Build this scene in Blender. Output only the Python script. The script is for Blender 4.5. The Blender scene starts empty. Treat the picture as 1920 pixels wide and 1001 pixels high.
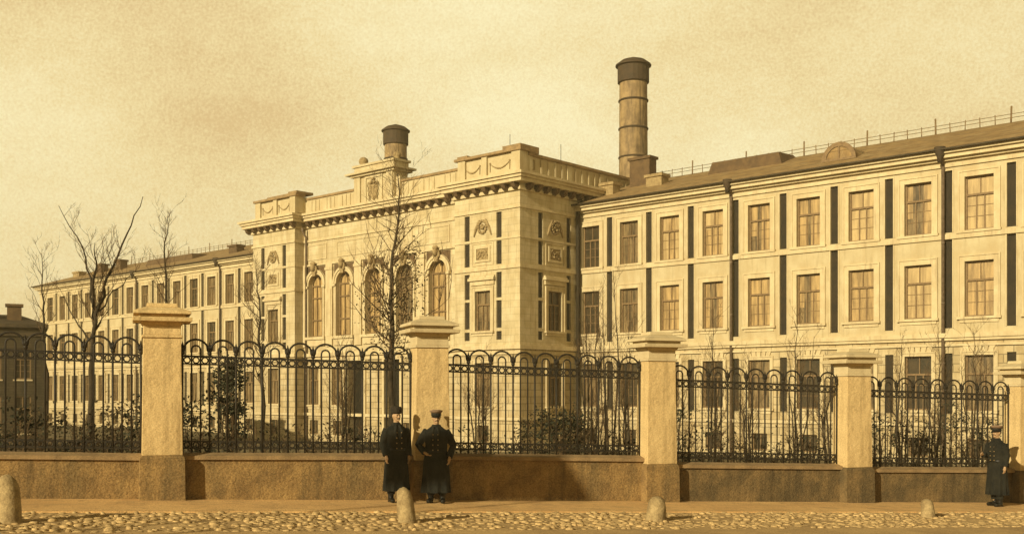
import bpy, bmesh, math, random
from mathutils import Vector, Matrix
random.seed(7)
R = math.radians
C = bpy.context.scene.collection
S = bpy.context.scene
# ------------------------------------------------------------------ camera, sky, sun, exposure
CH = 2.11                                   # height of the lens above the pavement at the second pillar
cd = bpy.data.cameras.new("camera"); cam = bpy.data.objects.new("camera", cd); C.objects.link(cam)
cam.location = (0, 0, CH); cam.rotation_euler = (R(90), 0, 0)
cd.sensor_width = 36; cd.lens = 36 * 2000 / 1920; cd.shift_y = 0.1225
cd.clip_end = 3000; cd.clip_start = 0.1
S.camera = cam
S.view_settings.view_transform = 'Standard'; S.view_settings.look = 'None'
S.view_settings.exposure = 0.20; S.view_settings.gamma = 1
SUN = Vector((-.61, -.792, 0)); SUN_EL = R(20)
W = bpy.data.worlds.new("World"); S.world = W; W.use_nodes = True
wn = W.node_tree.nodes; wl = W.node_tree.links
bg = wn['Background']; bg.inputs['Strength'].default_value = 1.0
tc = wn.new('ShaderNodeTexCoord')
def wnoise(scale, detail, rough=.55, mscale=None):
    n = wn.new('ShaderNodeTexNoise'); n.inputs['Scale'].default_value = scale
    n.inputs['Detail'].default_value = detail; n.inputs['Roughness'].default_value = rough
    if mscale:
        m = wn.new('ShaderNodeMapping'); m.inputs['Scale'].default_value = mscale
        wl.new(tc.outputs['Generated'], m.inputs[0]); wl.new(m.outputs[0], n.inputs['Vector'])
    else: wl.new(tc.outputs['Generated'], n.inputs['Vector'])
    return n
n1 = wnoise(2.3, 4, .50, (1, 1, 2.1))
[l_ for l_ in n1.inputs['Vector'].links][0].from_node.inputs['Location'].default_value = (7.4, 2.6, 4.2); n2 = wnoise(430, 2, .7); n3 = wnoise(55, 3, .7, (1, 1, 1.5))
def wmath(op, a, b):
    m = wn.new('ShaderNodeMath'); m.operation = op
    for i, v in enumerate((a, b)):
        if hasattr(v, 'links'): wl.new(v, m.inputs[i])
        else: m.inputs[i].default_value = v
    return m.outputs[0]
g2 = wmath('MULTIPLY', wmath('SUBTRACT', n2.outputs[0], .5), .36)
g3 = wmath('MULTIPLY', wmath('SUBTRACT', n3.outputs[0], .5), .12)
tot = wmath('ADD', wmath('ADD', n1.outputs[0], g2), g3)
rp = wn.new('ShaderNodeValToRGB'); wl.new(tot, rp.inputs[0])
rp.color_ramp.elements[0].position = .33; rp.color_ramp.elements[0].color = (.66, .48, .23, 1)
rp.color_ramp.elements[1].position = .68; rp.color_ramp.elements[1].color = (.89, .80, .48, 1)
e = rp.color_ramp.elements.new(.48); e.color = (.78, .635, .325, 1)
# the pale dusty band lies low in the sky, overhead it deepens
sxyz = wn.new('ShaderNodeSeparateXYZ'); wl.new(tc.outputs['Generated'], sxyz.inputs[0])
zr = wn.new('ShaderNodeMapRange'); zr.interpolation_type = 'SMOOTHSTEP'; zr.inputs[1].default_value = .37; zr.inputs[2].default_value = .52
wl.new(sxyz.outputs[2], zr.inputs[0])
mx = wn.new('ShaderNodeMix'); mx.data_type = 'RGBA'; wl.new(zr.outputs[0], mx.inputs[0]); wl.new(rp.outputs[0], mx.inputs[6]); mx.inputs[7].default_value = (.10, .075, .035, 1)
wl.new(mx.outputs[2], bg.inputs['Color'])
sd = bpy.data.lights.new("sun", 'SUN'); sd.energy = 5.0; sd.angle = R(.5); sd.color = (1, .87, .60)
sun = bpy.data.objects.new("sun", sd); C.objects.link(sun)
dv = Vector((SUN.x * math.cos(SUN_EL), SUN.y * math.cos(SUN_EL), math.sin(SUN_EL)))
sun.rotation_euler = dv.to_track_quat('Z', 'Y').to_euler(); sun.location = (-20, -20, 30)

# ------------------------------------------------------------------ materials
def mat(name, c1, c2=None, scale=4, rough=.85, detail=6, bump=.0, bscale=None, stain=None, grain=.25, brick=None, spec=.3, metallic=0, streak=None):
    m = bpy.data.materials.new(name); m.use_nodes = True
    n = m.node_tree.nodes; l = m.node_tree.links; b = n['Principled BSDF']
    b.inputs['Roughness'].default_value = rough; b.inputs['Specular IOR Level'].default_value = spec
    b.inputs['Metallic'].default_value = metallic
    t = n.new('ShaderNodeTexCoord')
    def noise(s, d, vec=None, ro=.6):
        x = n.new('ShaderNodeTexNoise'); x.inputs['Scale'].default_value = s; x.inputs['Detail'].default_value = d
        x.inputs['Roughness'].default_value = ro; l.new(vec or t.outputs['Object'], x.inputs['Vector']); return x.outputs[0]
    def mixc(f, a, bb, mode='MIX'):
        x = n.new('ShaderNodeMix'); x.data_type = 'RGBA'; x.blend_type = mode
        if hasattr(f, 'links'): l.new(f, x.inputs[0])
        else: x.inputs[0].default_value = f
        for i, v in ((6, a), (7, bb)):
            if hasattr(v, 'links'): l.new(v, x.inputs[i])
            else: x.inputs[i].default_value = (*v, 1)
        return x.outputs[2]
    def ramp(f, a, b_):
        x = n.new('ShaderNodeMapRange'); x.inputs[1].default_value = a; x.inputs[2].default_value = b_; l.new(f, x.inputs[0]); return x.outputs[0]
    c2 = c2 or tuple(v * .75 for v in c1)
    mv = None
    if streak:
        ms = n.new('ShaderNodeMapping'); ms.inputs['Scale'].default_value = streak; l.new(t.outputs['Object'], ms.inputs[0]); mv = ms.outputs[0]
    col = mixc(ramp(noise(scale, detail, mv), .38, .62), c1, c2)
    if stain:
        mp = n.new('ShaderNodeMapping'); mp.inputs['Scale'].default_value = (1.2, 1.2, .25); l.new(t.outputs['Object'], mp.inputs[0])
        col = mixc(ramp(noise(1.3, 7, mp.outputs[0], .68), .48, .72), col, stain)
        mp2 = n.new('ShaderNodeMapping'); mp2.inputs['Scale'].default_value = (4.5, 4.5, .35); l.new(t.outputs['Object'], mp2.inputs[0])
        col = mixc(ramp(noise(1.0, 4, mp2.outputs[0], .6), .56, .80), col, tuple(v * .72 for v in stain))
    if brick:
        sx = n.new('ShaderNodeSeparateXYZ'); l.new(t.outputs['Object'], sx.inputs[0])
        ad = n.new('ShaderNodeMath'); l.new(sx.outputs[0], ad.inputs[0]); l.new(sx.outputs[1], ad.inputs[1])
        cb = n.new('ShaderNodeCombineXYZ'); l.new(ad.outputs[0], cb.inputs[0]); l.new(sx.outputs[2], cb.inputs[1])
        bt = n.new('ShaderNodeTexBrick'); l.new(cb.outputs[0], bt.inputs['Vector'])
        bt.inputs['Scale'].default_value = 1; bt.inputs['Brick Width'].default_value = brick[0]
        bt.inputs['Row Height'].default_value = brick[1]; bt.inputs['Mortar Size'].default_value = brick[2]
        bt.inputs['Mortar Smooth'].default_value = .3
        bt.inputs['Color1'].default_value = (1, 1, 1, 1); bt.inputs['Color2'].default_value = (brick[4],) * 3 + (1,)
        bt.inputs['Mortar'].default_value = (brick[3],) * 3 + (1,)
        col = mixc(1.0, col, bt.outputs['Color'], 'MULTIPLY')
    if grain:
        g = noise(38, 3, None, .8)
        mr = n.new('ShaderNodeMapRange'); mr.inputs[1].default_value = .3; mr.inputs[2].default_value = .7
        mr.inputs[3].default_value = 1 - grain; mr.inputs[4].default_value = 1 + grain * .5; l.new(g, mr.inputs[0])
        cc = n.new('ShaderNodeCombineXYZ')
        for i in range(3): l.new(mr.outputs[0], cc.inputs[i])
        col = mixc(1.0, col, cc.outputs[0], 'MULTIPLY')
    l.new(col, b.inputs['Base Color'])
    if bump:
        bp = n.new('ShaderNodeBump'); bp.inputs['Strength'].default_value = bump; bp.inputs['Distance'].default_value = .03
        l.new(noise(bscale or scale * 5, 6), bp.inputs['Height']); l.new(bp.outputs[0], b.inputs['Normal'])
    return m
M = {}
M['stucco'] = mat('stucco', (.56, .47, .275), (.48, .385, .21), 1.2, .9, stain=(.47, .36, .185), bump=.15, bscale=20, grain=.2)
M['ashlar'] = mat('ashlar', (.64, .535, .32), (.52, .42, .225), 1.0, .9, stain=(.44, .335, .17), bump=.15, bscale=20, brick=(.95, .42, .018, .74, .92), grain=.2)
M['ashlar_base'] = mat('ashlar base', (.60, .49, .28), (.47, .36, .18), 1.0, .9, stain=(.36, .26, .12), bump=.2, bscale=20, brick=(.95, .42, .03, .5, .85), grain=.25)
M['trim'] = mat('trim stone', (.63, .52, .30), (.54, .43, .235), 1.5, .85, stain=(.48, .37, .20), grain=.15)
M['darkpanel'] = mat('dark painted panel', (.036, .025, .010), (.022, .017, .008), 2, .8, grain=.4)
M['bracket'] = mat('bracket brown', (.14, .085, .035), (.09, .055, .025), 3, .8, grain=.3)  # dark brown shared by brackets, spandrels, skylights and stacks
M['relief'] = mat('weathered relief', (.38, .28, .13), (.26, .18, .08), 5, .9, bump=.5, bscale=15)
M['roof'] = mat('roof sheet', (.38, .245, .095), (.23, .145, .058), 1.5, .8, stain=(.40, .29, .14), bump=.3, bscale=6, grain=.4, brick=(50, .6, .03, .6, .9))
M['roofdark'] = mat('dark roof felt', (.085, .06, .03), (.05, .038, .02), 3, .8, grain=.4)
M['sash'] = mat('sash wood', (.24, .155, .065), (.17, .105, .045), 6, .6)
M['blind'] = mat('window curtain', (.52, .35, .14), (.26, .17, .068), 1.6, .35, streak=(3.2, 3.2, .35), detail=4, grain=.3, spec=.5)
M['blind2'] = mat('darker window', (.26, .18, .08), (.07, .05, .025), 1.4, .3, streak=(3, 3, .5), detail=4, grain=.35, spec=.5)
M['pale'] = mat('pale curtain', (.55, .40, .18), (.36, .25, .11), 1.6, .5, streak=(3.2, 3.2, .35), detail=4, grain=.25)
M['glassdark'] = mat('dark glass', (.035, .03, .017), (.07, .05, .025), 2.2, .25, grain=.3, spec=.5)
M['pipe'] = mat('zinc pipe', (.19, .135, .085), (.12, .085, .05), 5, .5, grain=.2)
M['chimney'] = mat('chimney plate', (.40, .275, .125), (.25, .17, .08), 1.6, .75, stain=(.09, .062, .032), brick=(1.1, 40, .03, .55, .8), grain=.3)
M['chimneycap'] = mat('sooty cap', (.07, .045, .022), (.045, .032, .017), 2, .8, grain=.3)
M['pillar'] = mat('pillar plaster', (.71, .52, .24), (.62, .445, .20), 2.2, .9, stain=(.42, .29, .12), bump=.8, bscale=9, grain=.3)
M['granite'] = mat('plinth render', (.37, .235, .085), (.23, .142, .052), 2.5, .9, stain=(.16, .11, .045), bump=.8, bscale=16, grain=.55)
M['granite_dark'] = mat('darker plinth render', (.235, .155, .062), (.12, .085, .037), 2.2, .92, stain=(.085, .062, .028), bump=.8, bscale=16, grain=.55)  # darker version of the plinth render, for the right-hand pillars and bays
M['coping'] = mat('coping stone', (.36, .24, .11), (.24, .16, .075), 2.5, .9, bump=.4, bscale=18, grain=.35)
M['iron'] = mat('wrought iron', (.018, .015, .009), (.034, .025, .013), 8, .6, grain=.3)
M['pave'] = mat('trodden pavement', (.80, .51, .20), (.70, .43, .165), .8, .95, stain=(.50, .32, .13), bump=.5, bscale=25, grain=.35)
M['road'] = mat('dusty road', (.62, .42, .175), (.44, .29, .12), 1.2, .95, bump=.6, bscale=14, grain=.45)
M['cobble'] = mat('cobble stone', (.66, .46, .20), (.38, .255, .105), 7.5, .85, bump=.4, bscale=20, grain=.4)
M['garden'] = mat('garden soil', (.13, .10, .04), (.07, .06, .025), .5, .95, stain=(.33, .25, .12), bump=.5, bscale=8, grain=.4)
M['bollard'] = mat('bollard stone', (.46, .34, .16), (.27, .19, .085), 6, .9, bump=.7, bscale=16, grain=.35)
M['bark'] = mat('bark', (.065, .045, .022), (.04, .03, .015), 9, .9, bump=.5, grain=.3)
M['twig'] = mat('twig bark', (.17, .105, .045), (.09, .06, .028), 4, .9, grain=.3)
M['leafdark'] = mat('evergreen leaf', (.045, .042, .018), (.022, .025, .011), 3, .7, grain=.4)
M['leafdry'] = mat('dry leaf', (.17, .12, .05), (.08, .06, .026), 4, .8, grain=.4)
M['darkbrick'] = mat('dark brick', (.075, .055, .025), (.05, .04, .02), 1.5, .9, brick=(.5, .16, .02, .6, .75), grain=.3)
M['cloth'] = mat('black greatcoat cloth', (.007, .008, .005), (.018, .017, .010), 5, .9, grain=.4, bump=.8, bscale=9)
M['skin'] = mat('skin', (.46, .29, .15), (.38, .24, .12), 10, .6, grain=.0)
M['leather'] = mat('boot leather', (.012, .011, .007), None, 5, .4)
M['brass'] = mat('brass button', (.45, .30, .12), None, 5, .35, metallic=.6)
M['capcloth'] = mat('cap cloth', (.26, .17, .10), None, 8, .9)
M['capband'] = mat('cap band', (.02, .018, .012), None, 8, .8)
M['hair'] = mat('dark hair', (.03, .022, .012), None, 20, .8, bump=.5)

# ------------------------------------------------------------------ mesh helpers
class MB:
    def __init__(s): s.v = []; s.f = []; s.sm = []
    def add(s, vs, fs, smooth=False):
        o = len(s.v); s.v += [tuple(p) for p in vs]; s.f += [tuple(i + o for i in f) for f in fs]; s.sm += [smooth] * len(fs); return s
    def box(s, x0, x1, y0, y1, z0, z1):
        v = [(x0, y0, z0), (x1, y0, z0), (x1, y1, z0), (x0, y1, z0), (x0, y0, z1), (x1, y0, z1), (x1, y1, z1), (x0, y1, z1)]
        return s.add(v, [(0, 3, 2, 1), (4, 5, 6, 7), (0, 1, 5, 4), (1, 2, 6, 5), (2, 3, 7, 6), (3, 0, 4, 7)])
    def fbox(s, F, a0, a1, d0, d1, z0, z1):       # box in a facade's own frame (along, outward, up)
        v = [F(a, d, z) for z in (z0, z1) for a, d in ((a0, d0), (a1, d0), (a1, d1), (a0, d1))]
        return s.add(v, [(0, 3, 2, 1), (4, 5, 6, 7), (0, 1, 5, 4), (1, 2, 6, 5), (2, 3, 7, 6), (3, 0, 4, 7)])
    def ring(s, F, a0, a1, z0, z1, w, d0, d1, wb=None):   # rectangular frame round an opening
        wb = w if wb is None else wb
        s.fbox(F, a0 - w, a0, d0, d1, z0 - wb, z1 + w); s.fbox(F, a1, a1 + w, d0, d1, z0 - wb, z1 + w)
        s.fbox(F, a0, a1, d0, d1, z1, z1 + w)
        if wb: s.fbox(F, a0, a1, d0, d1, z0 - wb, z0)
        return s
    def tube(s, pts, rads, n=6, cap=True):
        pts = [Vector(p) for p in pts]
        if not hasattr(rads, '__len__'): rads = [rads] * len(pts)
        vs = []; up = None
        for i, p in enumerate(pts):
            d = (pts[min(i + 1, len(pts) - 1)] - pts[max(i - 1, 0)])
            if d.length < 1e-9: d = Vector((0, 0, 1))
            d.normalize()
            if up is None: up = Vector((0, 0, 1)) if abs(d.z) < .9 else Vector((1, 0, 0))
            a = up - d * up.dot(d)
            if a.length < 1e-6: a = d.orthogonal()
            a.normalize(); up = a; b = d.cross(a)
            for k in range(n):
                t = 2 * math.pi * k / n; vs.append(p + (a * math.cos(t) + b * math.sin(t)) * rads[i])
        fs = [(i * n + k, i * n + (k + 1) % n, (i + 1) * n + (k + 1) % n, (i + 1) * n + k) for i in range(len(pts) - 1) for k in range(n)]
        if cap: fs += [tuple(range(n))[::-1], tuple((len(pts) - 1) * n + k for k in range(n))]
        return s.add(vs, fs, True)
    def lathe(s, prof, c=(0, 0, 0), n=20, smooth=True, sq=None, sx=1, sy=1):
        vs = []
        for r, z in prof:
            for k in range(n):
                t = 2 * math.pi * (k + .5) / n; vs.append((c[0] + r * math.cos(t) * sx, c[1] + r * math.sin(t) * sy, c[2] + z))
        fs = [(i * n + k, i * n + (k + 1) % n, (i + 1) * n + (k + 1) % n, (i + 1) * n + k) for i in range(len(prof) - 1) for k in range(n)]
        fs += [tuple(range(n))[::-1], tuple((len(prof) - 1) * n + k for k in range(n))]
        return s.add(vs, fs, smooth)
    def frustum(s, w0, d0, w1, d1, z0, z1, y=0):
        v = [(-w0 / 2, y - d0 / 2, z0), (w0 / 2, y - d0 / 2, z0), (w0 / 2, y + d0 / 2, z0), (-w0 / 2, y + d0 / 2, z0),
             (-w1 / 2, y - d1 / 2, z1), (w1 / 2, y - d1 / 2, z1), (w1 / 2, y + d1 / 2, z1), (-w1 / 2, y + d1 / 2, z1)]
        return s.add(v, [(0, 3, 2, 1), (4, 5, 6, 7), (0, 1, 5, 4), (1, 2, 6, 5), (2, 3, 7, 6), (3, 0, 4, 7)])
    def ball(s, c, r, nz=7, n=10, jit=0):
        if not hasattr(r, '__len__'): r = (r, r, r)
        vs = [(c[0], c[1], c[2] - r[2])]
        for i in range(1, nz):
            ph = math.pi * i / nz - math.pi / 2
            for k in range(n):
                t = 2 * math.pi * k / n; j = 1 + random.uniform(-jit, jit)
                vs.append((c[0] + r[0] * math.cos(ph) * math.cos(t) * j, c[1] + r[1] * math.cos(ph) * math.sin(t) * j, c[2] + r[2] * math.sin(ph) * j))
        vs.append((c[0], c[1], c[2] + r[2])); L = len(vs) - 1
        fs = [(0, 1 + (k + 1) % n, 1 + k) for k in range(n)]
        fs += [(1 + i * n + k, 1 + i * n + (k + 1) % n, 1 + (i + 1) * n + (k + 1) % n, 1 + (i + 1) * n + k) for i in range(nz - 2) for k in range(n)]
        fs += [(L, 1 + (nz - 2) * n + k, 1 + (nz - 2) * n + (k + 1) % n) for k in range(n)]
        return s.add(vs, fs, True)
    def facade(s, F, a0, a1, z0, z1, holes, depth=.3):  # wall sheet with openings and their reveals
        A = sorted({a0, a1} | {h[0] for h in holes} | {h[1] for h in holes}); Z = sorted({z0, z1} | {h[2] for h in holes} | {h[3] for h in holes})
        A = [a for a in A if a0 <= a <= a1]; Z = [z for z in Z if z0 <= z <= z1]
        for i in range(len(A) - 1):
            run = None
            for j in range(len(Z) - 1):
                ca = (A[i] + A[i + 1]) / 2; cz = (Z[j] + Z[j + 1]) / 2
                if not any(h[0] < ca < h[1] and h[2] < cz < h[3] for h in holes):
                    if run is None: run = [Z[j], Z[j + 1]]
                    else: run[1] = Z[j + 1]
                else:
                    if run: s.add([F(A[i], 0, run[0]), F(A[i + 1], 0, run[0]), F(A[i + 1], 0, run[1]), F(A[i], 0, run[1])], [(0, 1, 2, 3)]); run = None
            if run: s.add([F(A[i], 0, run[0]), F(A[i + 1], 0, run[0]), F(A[i + 1], 0, run[1]), F(A[i], 0, run[1])], [(0, 1, 2, 3)])
        for h in holes:
            dp = h[4] if len(h) > 4 else depth
            q = [(h[0], h[2]), (h[1], h[2]), (h[1], h[3]), (h[0], h[3])]
            for k in range(4):
                p, r_ = q[k], q[(k + 1) % 4]
                s.add([F(p[0], 0, p[1]), F(p[0], -dp, p[1]), F(r_[0], -dp, r_[1]), F(r_[0], 0, r_[1])], [(0, 1, 2, 3)])
        return s
    def build(s, name, m, parent=None, recalc=False):
        me = bpy.data.meshes.new(name); me.from_pydata(s.v, [], s.f); me.materials.append(m)
        me.polygons.foreach_set('use_smooth', s.sm); me.update()
        if recalc:
            bm = bmesh.new(); bm.from_mesh(me); bmesh.ops.recalc_face_normals(bm, faces=bm.faces); bm.to_mesh(me); bm.free()
        o = bpy.data.objects.new(name, me); C.objects.link(o)
        if parent: o.parent = parent
        return o
def build_islands(mb, name, m, parent, gap=.06):
    """each separate piece of a collected mesh becomes an object of its own"""
    par = list(range(len(mb.v)))
    def fd(i):
        while par[i] != i: par[i] = par[par[i]]; i = par[i]
        return i
    for f in mb.f:
        for i in f[1:]: par[fd(i)] = fd(f[0])
    comp = {}
    for i in range(len(mb.v)): comp.setdefault(fd(i), []).append(i)
    keys = list(comp); bb = []
    for k in keys:
        P = [mb.v[i] for i in comp[k]]; bb.append([min(p[a] for p in P) for a in range(3)] + [max(p[a] for p in P) for a in range(3)])
    cl = list(range(len(keys)))
    def fc(i):
        while cl[i] != i: cl[i] = cl[cl[i]]; i = cl[i]
        return i
    for i in range(len(keys)):
        for j in range(i):
            if all(bb[i][a] - gap <= bb[j][a + 3] and bb[j][a] - gap <= bb[i][a + 3] for a in range(3)): cl[fc(i)] = fc(j)
    kidx = {k: fc(i) for i, k in enumerate(keys)}
    for g_ in sorted(set(kidx.values())):
        q = MB(); mp = {}
        for f, sm in zip(mb.f, mb.sm):
            if kidx[fd(f[0])] == g_:
                for i in f:
                    if i not in mp: mp[i] = len(q.v); q.v.append(mb.v[i])
                q.f.append(tuple(mp[i] for i in f)); q.sm.append(sm)
        q.build(name, m, parent)
def tag(o, label=None, cat=None, group=None, kind=None):
    if label: o['label'] = label
    if cat: o['category'] = cat
    if group: o['group'] = group
    if kind: o['kind'] = kind
    return o
def empty(name, loc=(0, 0, 0), rz=0):
    o = bpy.data.objects.new(name, None); C.objects.link(o); o.location = loc; o.rotation_euler = (0, 0, rz); o.empty_display_size = .3
    return o
def kids(o): return [c for c in C.objects if c.parent == o]
def copy_tree(o, parent=None):
    c = o.copy(); C.objects.link(c); c.parent = parent
    for ch in kids(o): copy_tree(ch, c)
    return c

# ------------------------------------------------------------------ places
U = Vector((.941, .339)); P1 = Vector((-1.63, 21.0)); FA = math.atan2(.339, .941)
def fpos(s): return P1 + U * s
def street_z(s): return -.038 * max(-30, min(45, s))
def sq(X, Y):
    d = Vector((X, Y)) - P1; return d.dot(U), d.x * .339 - d.y * .941
def ground(X, Y):
    s, q = sq(X, Y); g = street_z(s)
    if q < -.3:
        t = min(1, (-q - .3) / 14); t = t * t * (3 - 2 * t); g = g * (1 - t) - 1.5 * t
    return g
def at(x, y, Y): return Vector(((x - 960) / 2000 * Y, Y, CH + (735 - y) / 2000 * Y))

# ------------------------------------------------------------------ ground, pavement, road
def axis(lo, hi, fine, step):
    v = []; a = lo
    while a < hi:
        v.append(a); a += step if fine[0] <= a <= fine[1] else max(step, min(abs(a - fine[0]), abs(a - fine[1])) * .5 + step)
    return v + [hi]
gx = axis(-190, 250, (-40, 50), 1.5); gy = axis(-55, 325, (0, 60), 1.5)
g = MB(); nx = len(gx)
g.add([(x, y, ground(x, y) - .03) for y in gy for x in gx], [(j * nx + i, j * nx + i + 1, (j + 1) * nx + i + 1, (j + 1) * nx + i) for j in range(len(gy) - 1) for i in range(nx - 1)], True)
tag(g.build('ground', M['garden']), kind='structure')
def strip(name, m, q0, q1, dz, thick=0.0, s0=-26, s1=40, ds=.5, wob=0):
    b = MB(); n = int((s1 - s0) / ds); rows = []
    for i in range(n + 1):
        s = s0 + i * ds; p = fpos(s); z = street_z(s) + dz
        qa, qb = q0, q1 + (random.uniform(-wob, wob) if wob else 0)
        a = p + Vector((.339, -.941)) * qa; c = p + Vector((.339, -.941)) * qb
        rows += [(a.x, a.y, z), (c.x, c.y, z), (c.x, c.y, z - thick - .001)]
    f = []
    for i in range(n):
        k = i * 3; f += [(k, k + 3, k + 4, k + 1), (k + 1, k + 4, k + 5, k + 2)]
    b.add(rows, f); o = b.build(name, m); tag(o, kind='structure'); return o
strip('pavement', M['pave'], -.35, 2.15, .0, .06, wob=.02)
strip('cobbled_verge', M['road'], 2.0, 4.75, -.022)
strip('road', M['road'], 4.7, 40, -.02)
# worn cobbles between pavement and road
cb = MB(); rr = random.Random(3)
def stone(b, x, y, z, r, h, rot):
    n = 7; vs = []
    for ring, (rad, hz) in enumerate(((1, -.3), (.98, .3), (.82, .75), (.4, 1))):
        for k in range(n):
            t = rot + 2 * math.pi * k / n; rj = r * rad * rr.uniform(.86, 1.1)
            vs.append((x + rj * math.cos(t), y + rj * math.sin(t) * .9, z + h * hz * rr.uniform(.8, 1.1)))
    fs = [(i * n + k, i * n + (k + 1) % n, (i + 1) * n + (k + 1) % n, (i + 1) * n + k) for i in range(3) for k in range(n)] + [tuple(3 * n + k for k in range(n))]
    b.add(vs, fs, True)
s = -9.5
while s < 19:
    q = 2.22
    while q < 4.7:
        if rr.random() < .78 + .3 * math.sin(s * 1.7 + q) * math.sin(s * .53 + 2 + q * 1.3):
            p = fpos(s + rr.uniform(-.05, .05)) + Vector((.339, -.941)) * (q + rr.uniform(-.05, .05))
            stone(cb, p.x, p.y, street_z(s) - .02, rr.uniform(.036, .085), rr.choice((.006, .011, .016, .022, .04)) * rr.uniform(.6, 1.1), rr.uniform(0, 6))
        q += .135
    s += .135
tag(cb.build('cobbles', M['cobble']), 'rough pale cobbles bedded along the edge of the pavement', 'cobbles', kind='stuff')

# ------------------------------------------------------------------ fence pillars, low walls, iron railings
ptop = {0: 3.52, 1: 3.60, 2: 3.58, 3: 3.48, 4: 3.45}
plabel = {0: 'cream plastered fence pillar at far left, the tallest in the picture', 1: 'cream fence pillar with the two men in dark coats standing before it',
          2: 'cream fence pillar in front of the joint of side wing and central block', 3: 'second fence pillar from the right edge, under the dormer of the roof',
          4: 'cream fence pillar cut by the right edge, the lone man standing beside it'}
def make_pillar(n):
    p = fpos((n - 1) * 5); H = ptop[n]; root = empty('fence_pillar', (p.x, p.y, street_z((n - 1) * 5)), FA)
    tag(root, plabel[n], 'pillar', 'masonry pillars of the street fence')
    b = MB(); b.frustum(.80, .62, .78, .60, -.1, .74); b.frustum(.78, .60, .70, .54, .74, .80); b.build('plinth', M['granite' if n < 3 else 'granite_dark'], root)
    b = MB(); t = H - .62
    b.frustum(.70, .54, .645, .50, .80, t); b.build('shaft', M['pillar'], root)
    b = MB(); b.frustum(.70, .56, .70, .56, t, t + .05); b.frustum(.64, .50, .64, .50, t + .05, t + .22); b.frustum(.66, .52, .74, .60, t + .22, t + .285)
    b.frustum(1.0, .86, 1.02, .88, t + .285, t + .36); b.frustum(.80, .66, .80, .66, t + .36, t + .42); b.frustum(.99, .85, .96, .82, t + .42, t + .48)
    b.frustum(.94, .80, .56, .46, t + .48, t + .55); b.frustum(.54, .44, .52, .42, t + .55, t + .62); b.build('cap', M['trim'] if n else M['pillar'], root)
    for o in kids(root):
        m = o.modifiers.new('bev', 'BEVEL'); m.width = .008; m.segments = 1
    return root
for n in range(5): make_pillar(n)
# wall-coping heights above the lens line at both ends of each bay, measured
bays = {0: (-.97, -1.11), 1: (-1.11, -1.21), 2: (-1.22, -1.35), 3: (-1.50, -1.64), 4: (-1.72, -1.84)}
blabel = {0: 'left of the leftmost pillar, by the big forked tree', 1: 'between the leftmost pillar and the pillar with two men',
          2: 'just right of the pillar with two men', 3: 'below the middle of the right wing, third bay from the right edge counting the pillar',
          4: 'furthest right, ending behind the lone man'}
blabel[3] = 'second from the right edge'
def make_bay(n):
    s0 = (n - 2) * 5 + (.40 if True else 0); s1 = (n - 1) * 5 - .40
    p = fpos((n - 1) * 5 - 2.5); zc = street_z((n - 1) * 5 - 2.5)
    L = (s1 - s0) / 2 + .06
    c0, c1 = bays[n][0] + CH - zc, bays[n][1] + CH - zc
    sl = (c1 - c0) / (2 * L); cm = (c0 + c1) / 2
    root = empty('low_wall', (p.x, p.y, zc), FA); tag(root, 'rendered low wall with stone coping ' + blabel[n], 'wall', 'low walls under the iron railings')
    def sh(b):
        b.v = [(x, y, z + sl * x) for x, y, z in b.v]; return b
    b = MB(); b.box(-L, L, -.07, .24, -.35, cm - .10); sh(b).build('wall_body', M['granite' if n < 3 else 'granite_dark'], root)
    b = MB(); b.box(-L, L, -.13, .30, cm - .10, cm - .03); b.add([(-L, -.13, cm - .03), (L, -.13, cm - .03), (L, .30, cm - .03), (-L, .30, cm - .03), (-L, .085, cm + .02), (L, .085, cm + .02)],
        [(0, 1, 5, 4), (2, 3, 4, 5), (0, 4, 3), (1, 2, 5)]); sh(b).build('coping', M['coping'], root)
    fr = empty('iron_railing', (p.x, p.y, zc + cm), FA); tag(fr, 'wrought iron railing of hooped bars ' + blabel[n], 'railing', 'hooped iron railings of the street fence')
    K = 9; Lr = L - .02; w = 2 * Lr / K; y = .09
    for zr, hh in ((1.78, .018), (1.64, .014), (.10, .016), (.225, .014)):
        b = MB(); b.box(-Lr, Lr, y - .012, y + .012, zr - hh, zr + hh); sh(b).build('rail', M['iron'], fr)
    for zr, rad in ((1.71, .055), (.162, .05)):
        b = MB()
        for i in range(K * 3):
            cx = -Lr + (i + .5) * w / 3
            b.tube([(cx + rad * math.cos(t), y, zr + rad * math.sin(t)) for t in [2 * math.pi * k / 10 for k in range(11)]], .013, 4, False)
        sh(b).build('ring_band', M['iron'], fr)
    for i in range(K + 1):
        cx = -Lr + i * w; b = MB(); b.tube([(cx, y, 0), (cx, y, 1.86)], .019, 6)
        for sg in (-1, 1): b.tube([(cx, y, 1.83), (cx + sg * .035, y, 1.90), (cx + sg * .06, y, 1.98)], [.016, .024, .004], 5)
        b.tube([(cx, y, 1.83), (cx, y, 1.93), (cx, y, 2.05)], [.018, .034, .004], 6)
        b.ball((cx, y, 1.84), .042, 5, 6); sh(b).build('spear_bar', M['iron'], fr)
    for i in range(K):
        cx = -Lr + (i + .5) * w; r0 = w / 2 - .012
        b = MB(); b.tube([(cx - r0 * math.cos(t), y - .01, 1.865 + r0 * math.sin(t)) for t in [math.pi * k / 14 for k in range(15)]], .019, 6); sh(b).build('hoop', M['iron'], fr)
        r1 = w / 6
        pts = [(cx - r1, y, 0)] + [(cx - r1 * math.cos(t), y, 1.90 + r1 * math.sin(t)) for t in [math.pi * k / 8 for k in range(9)]] + [(cx + r1, y, 0)]
        b = MB(); b.tube(pts, .016, 6); sh(b).build('hooped_bar', M['iron'], fr)
for n in range(5): make_bay(n)

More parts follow.
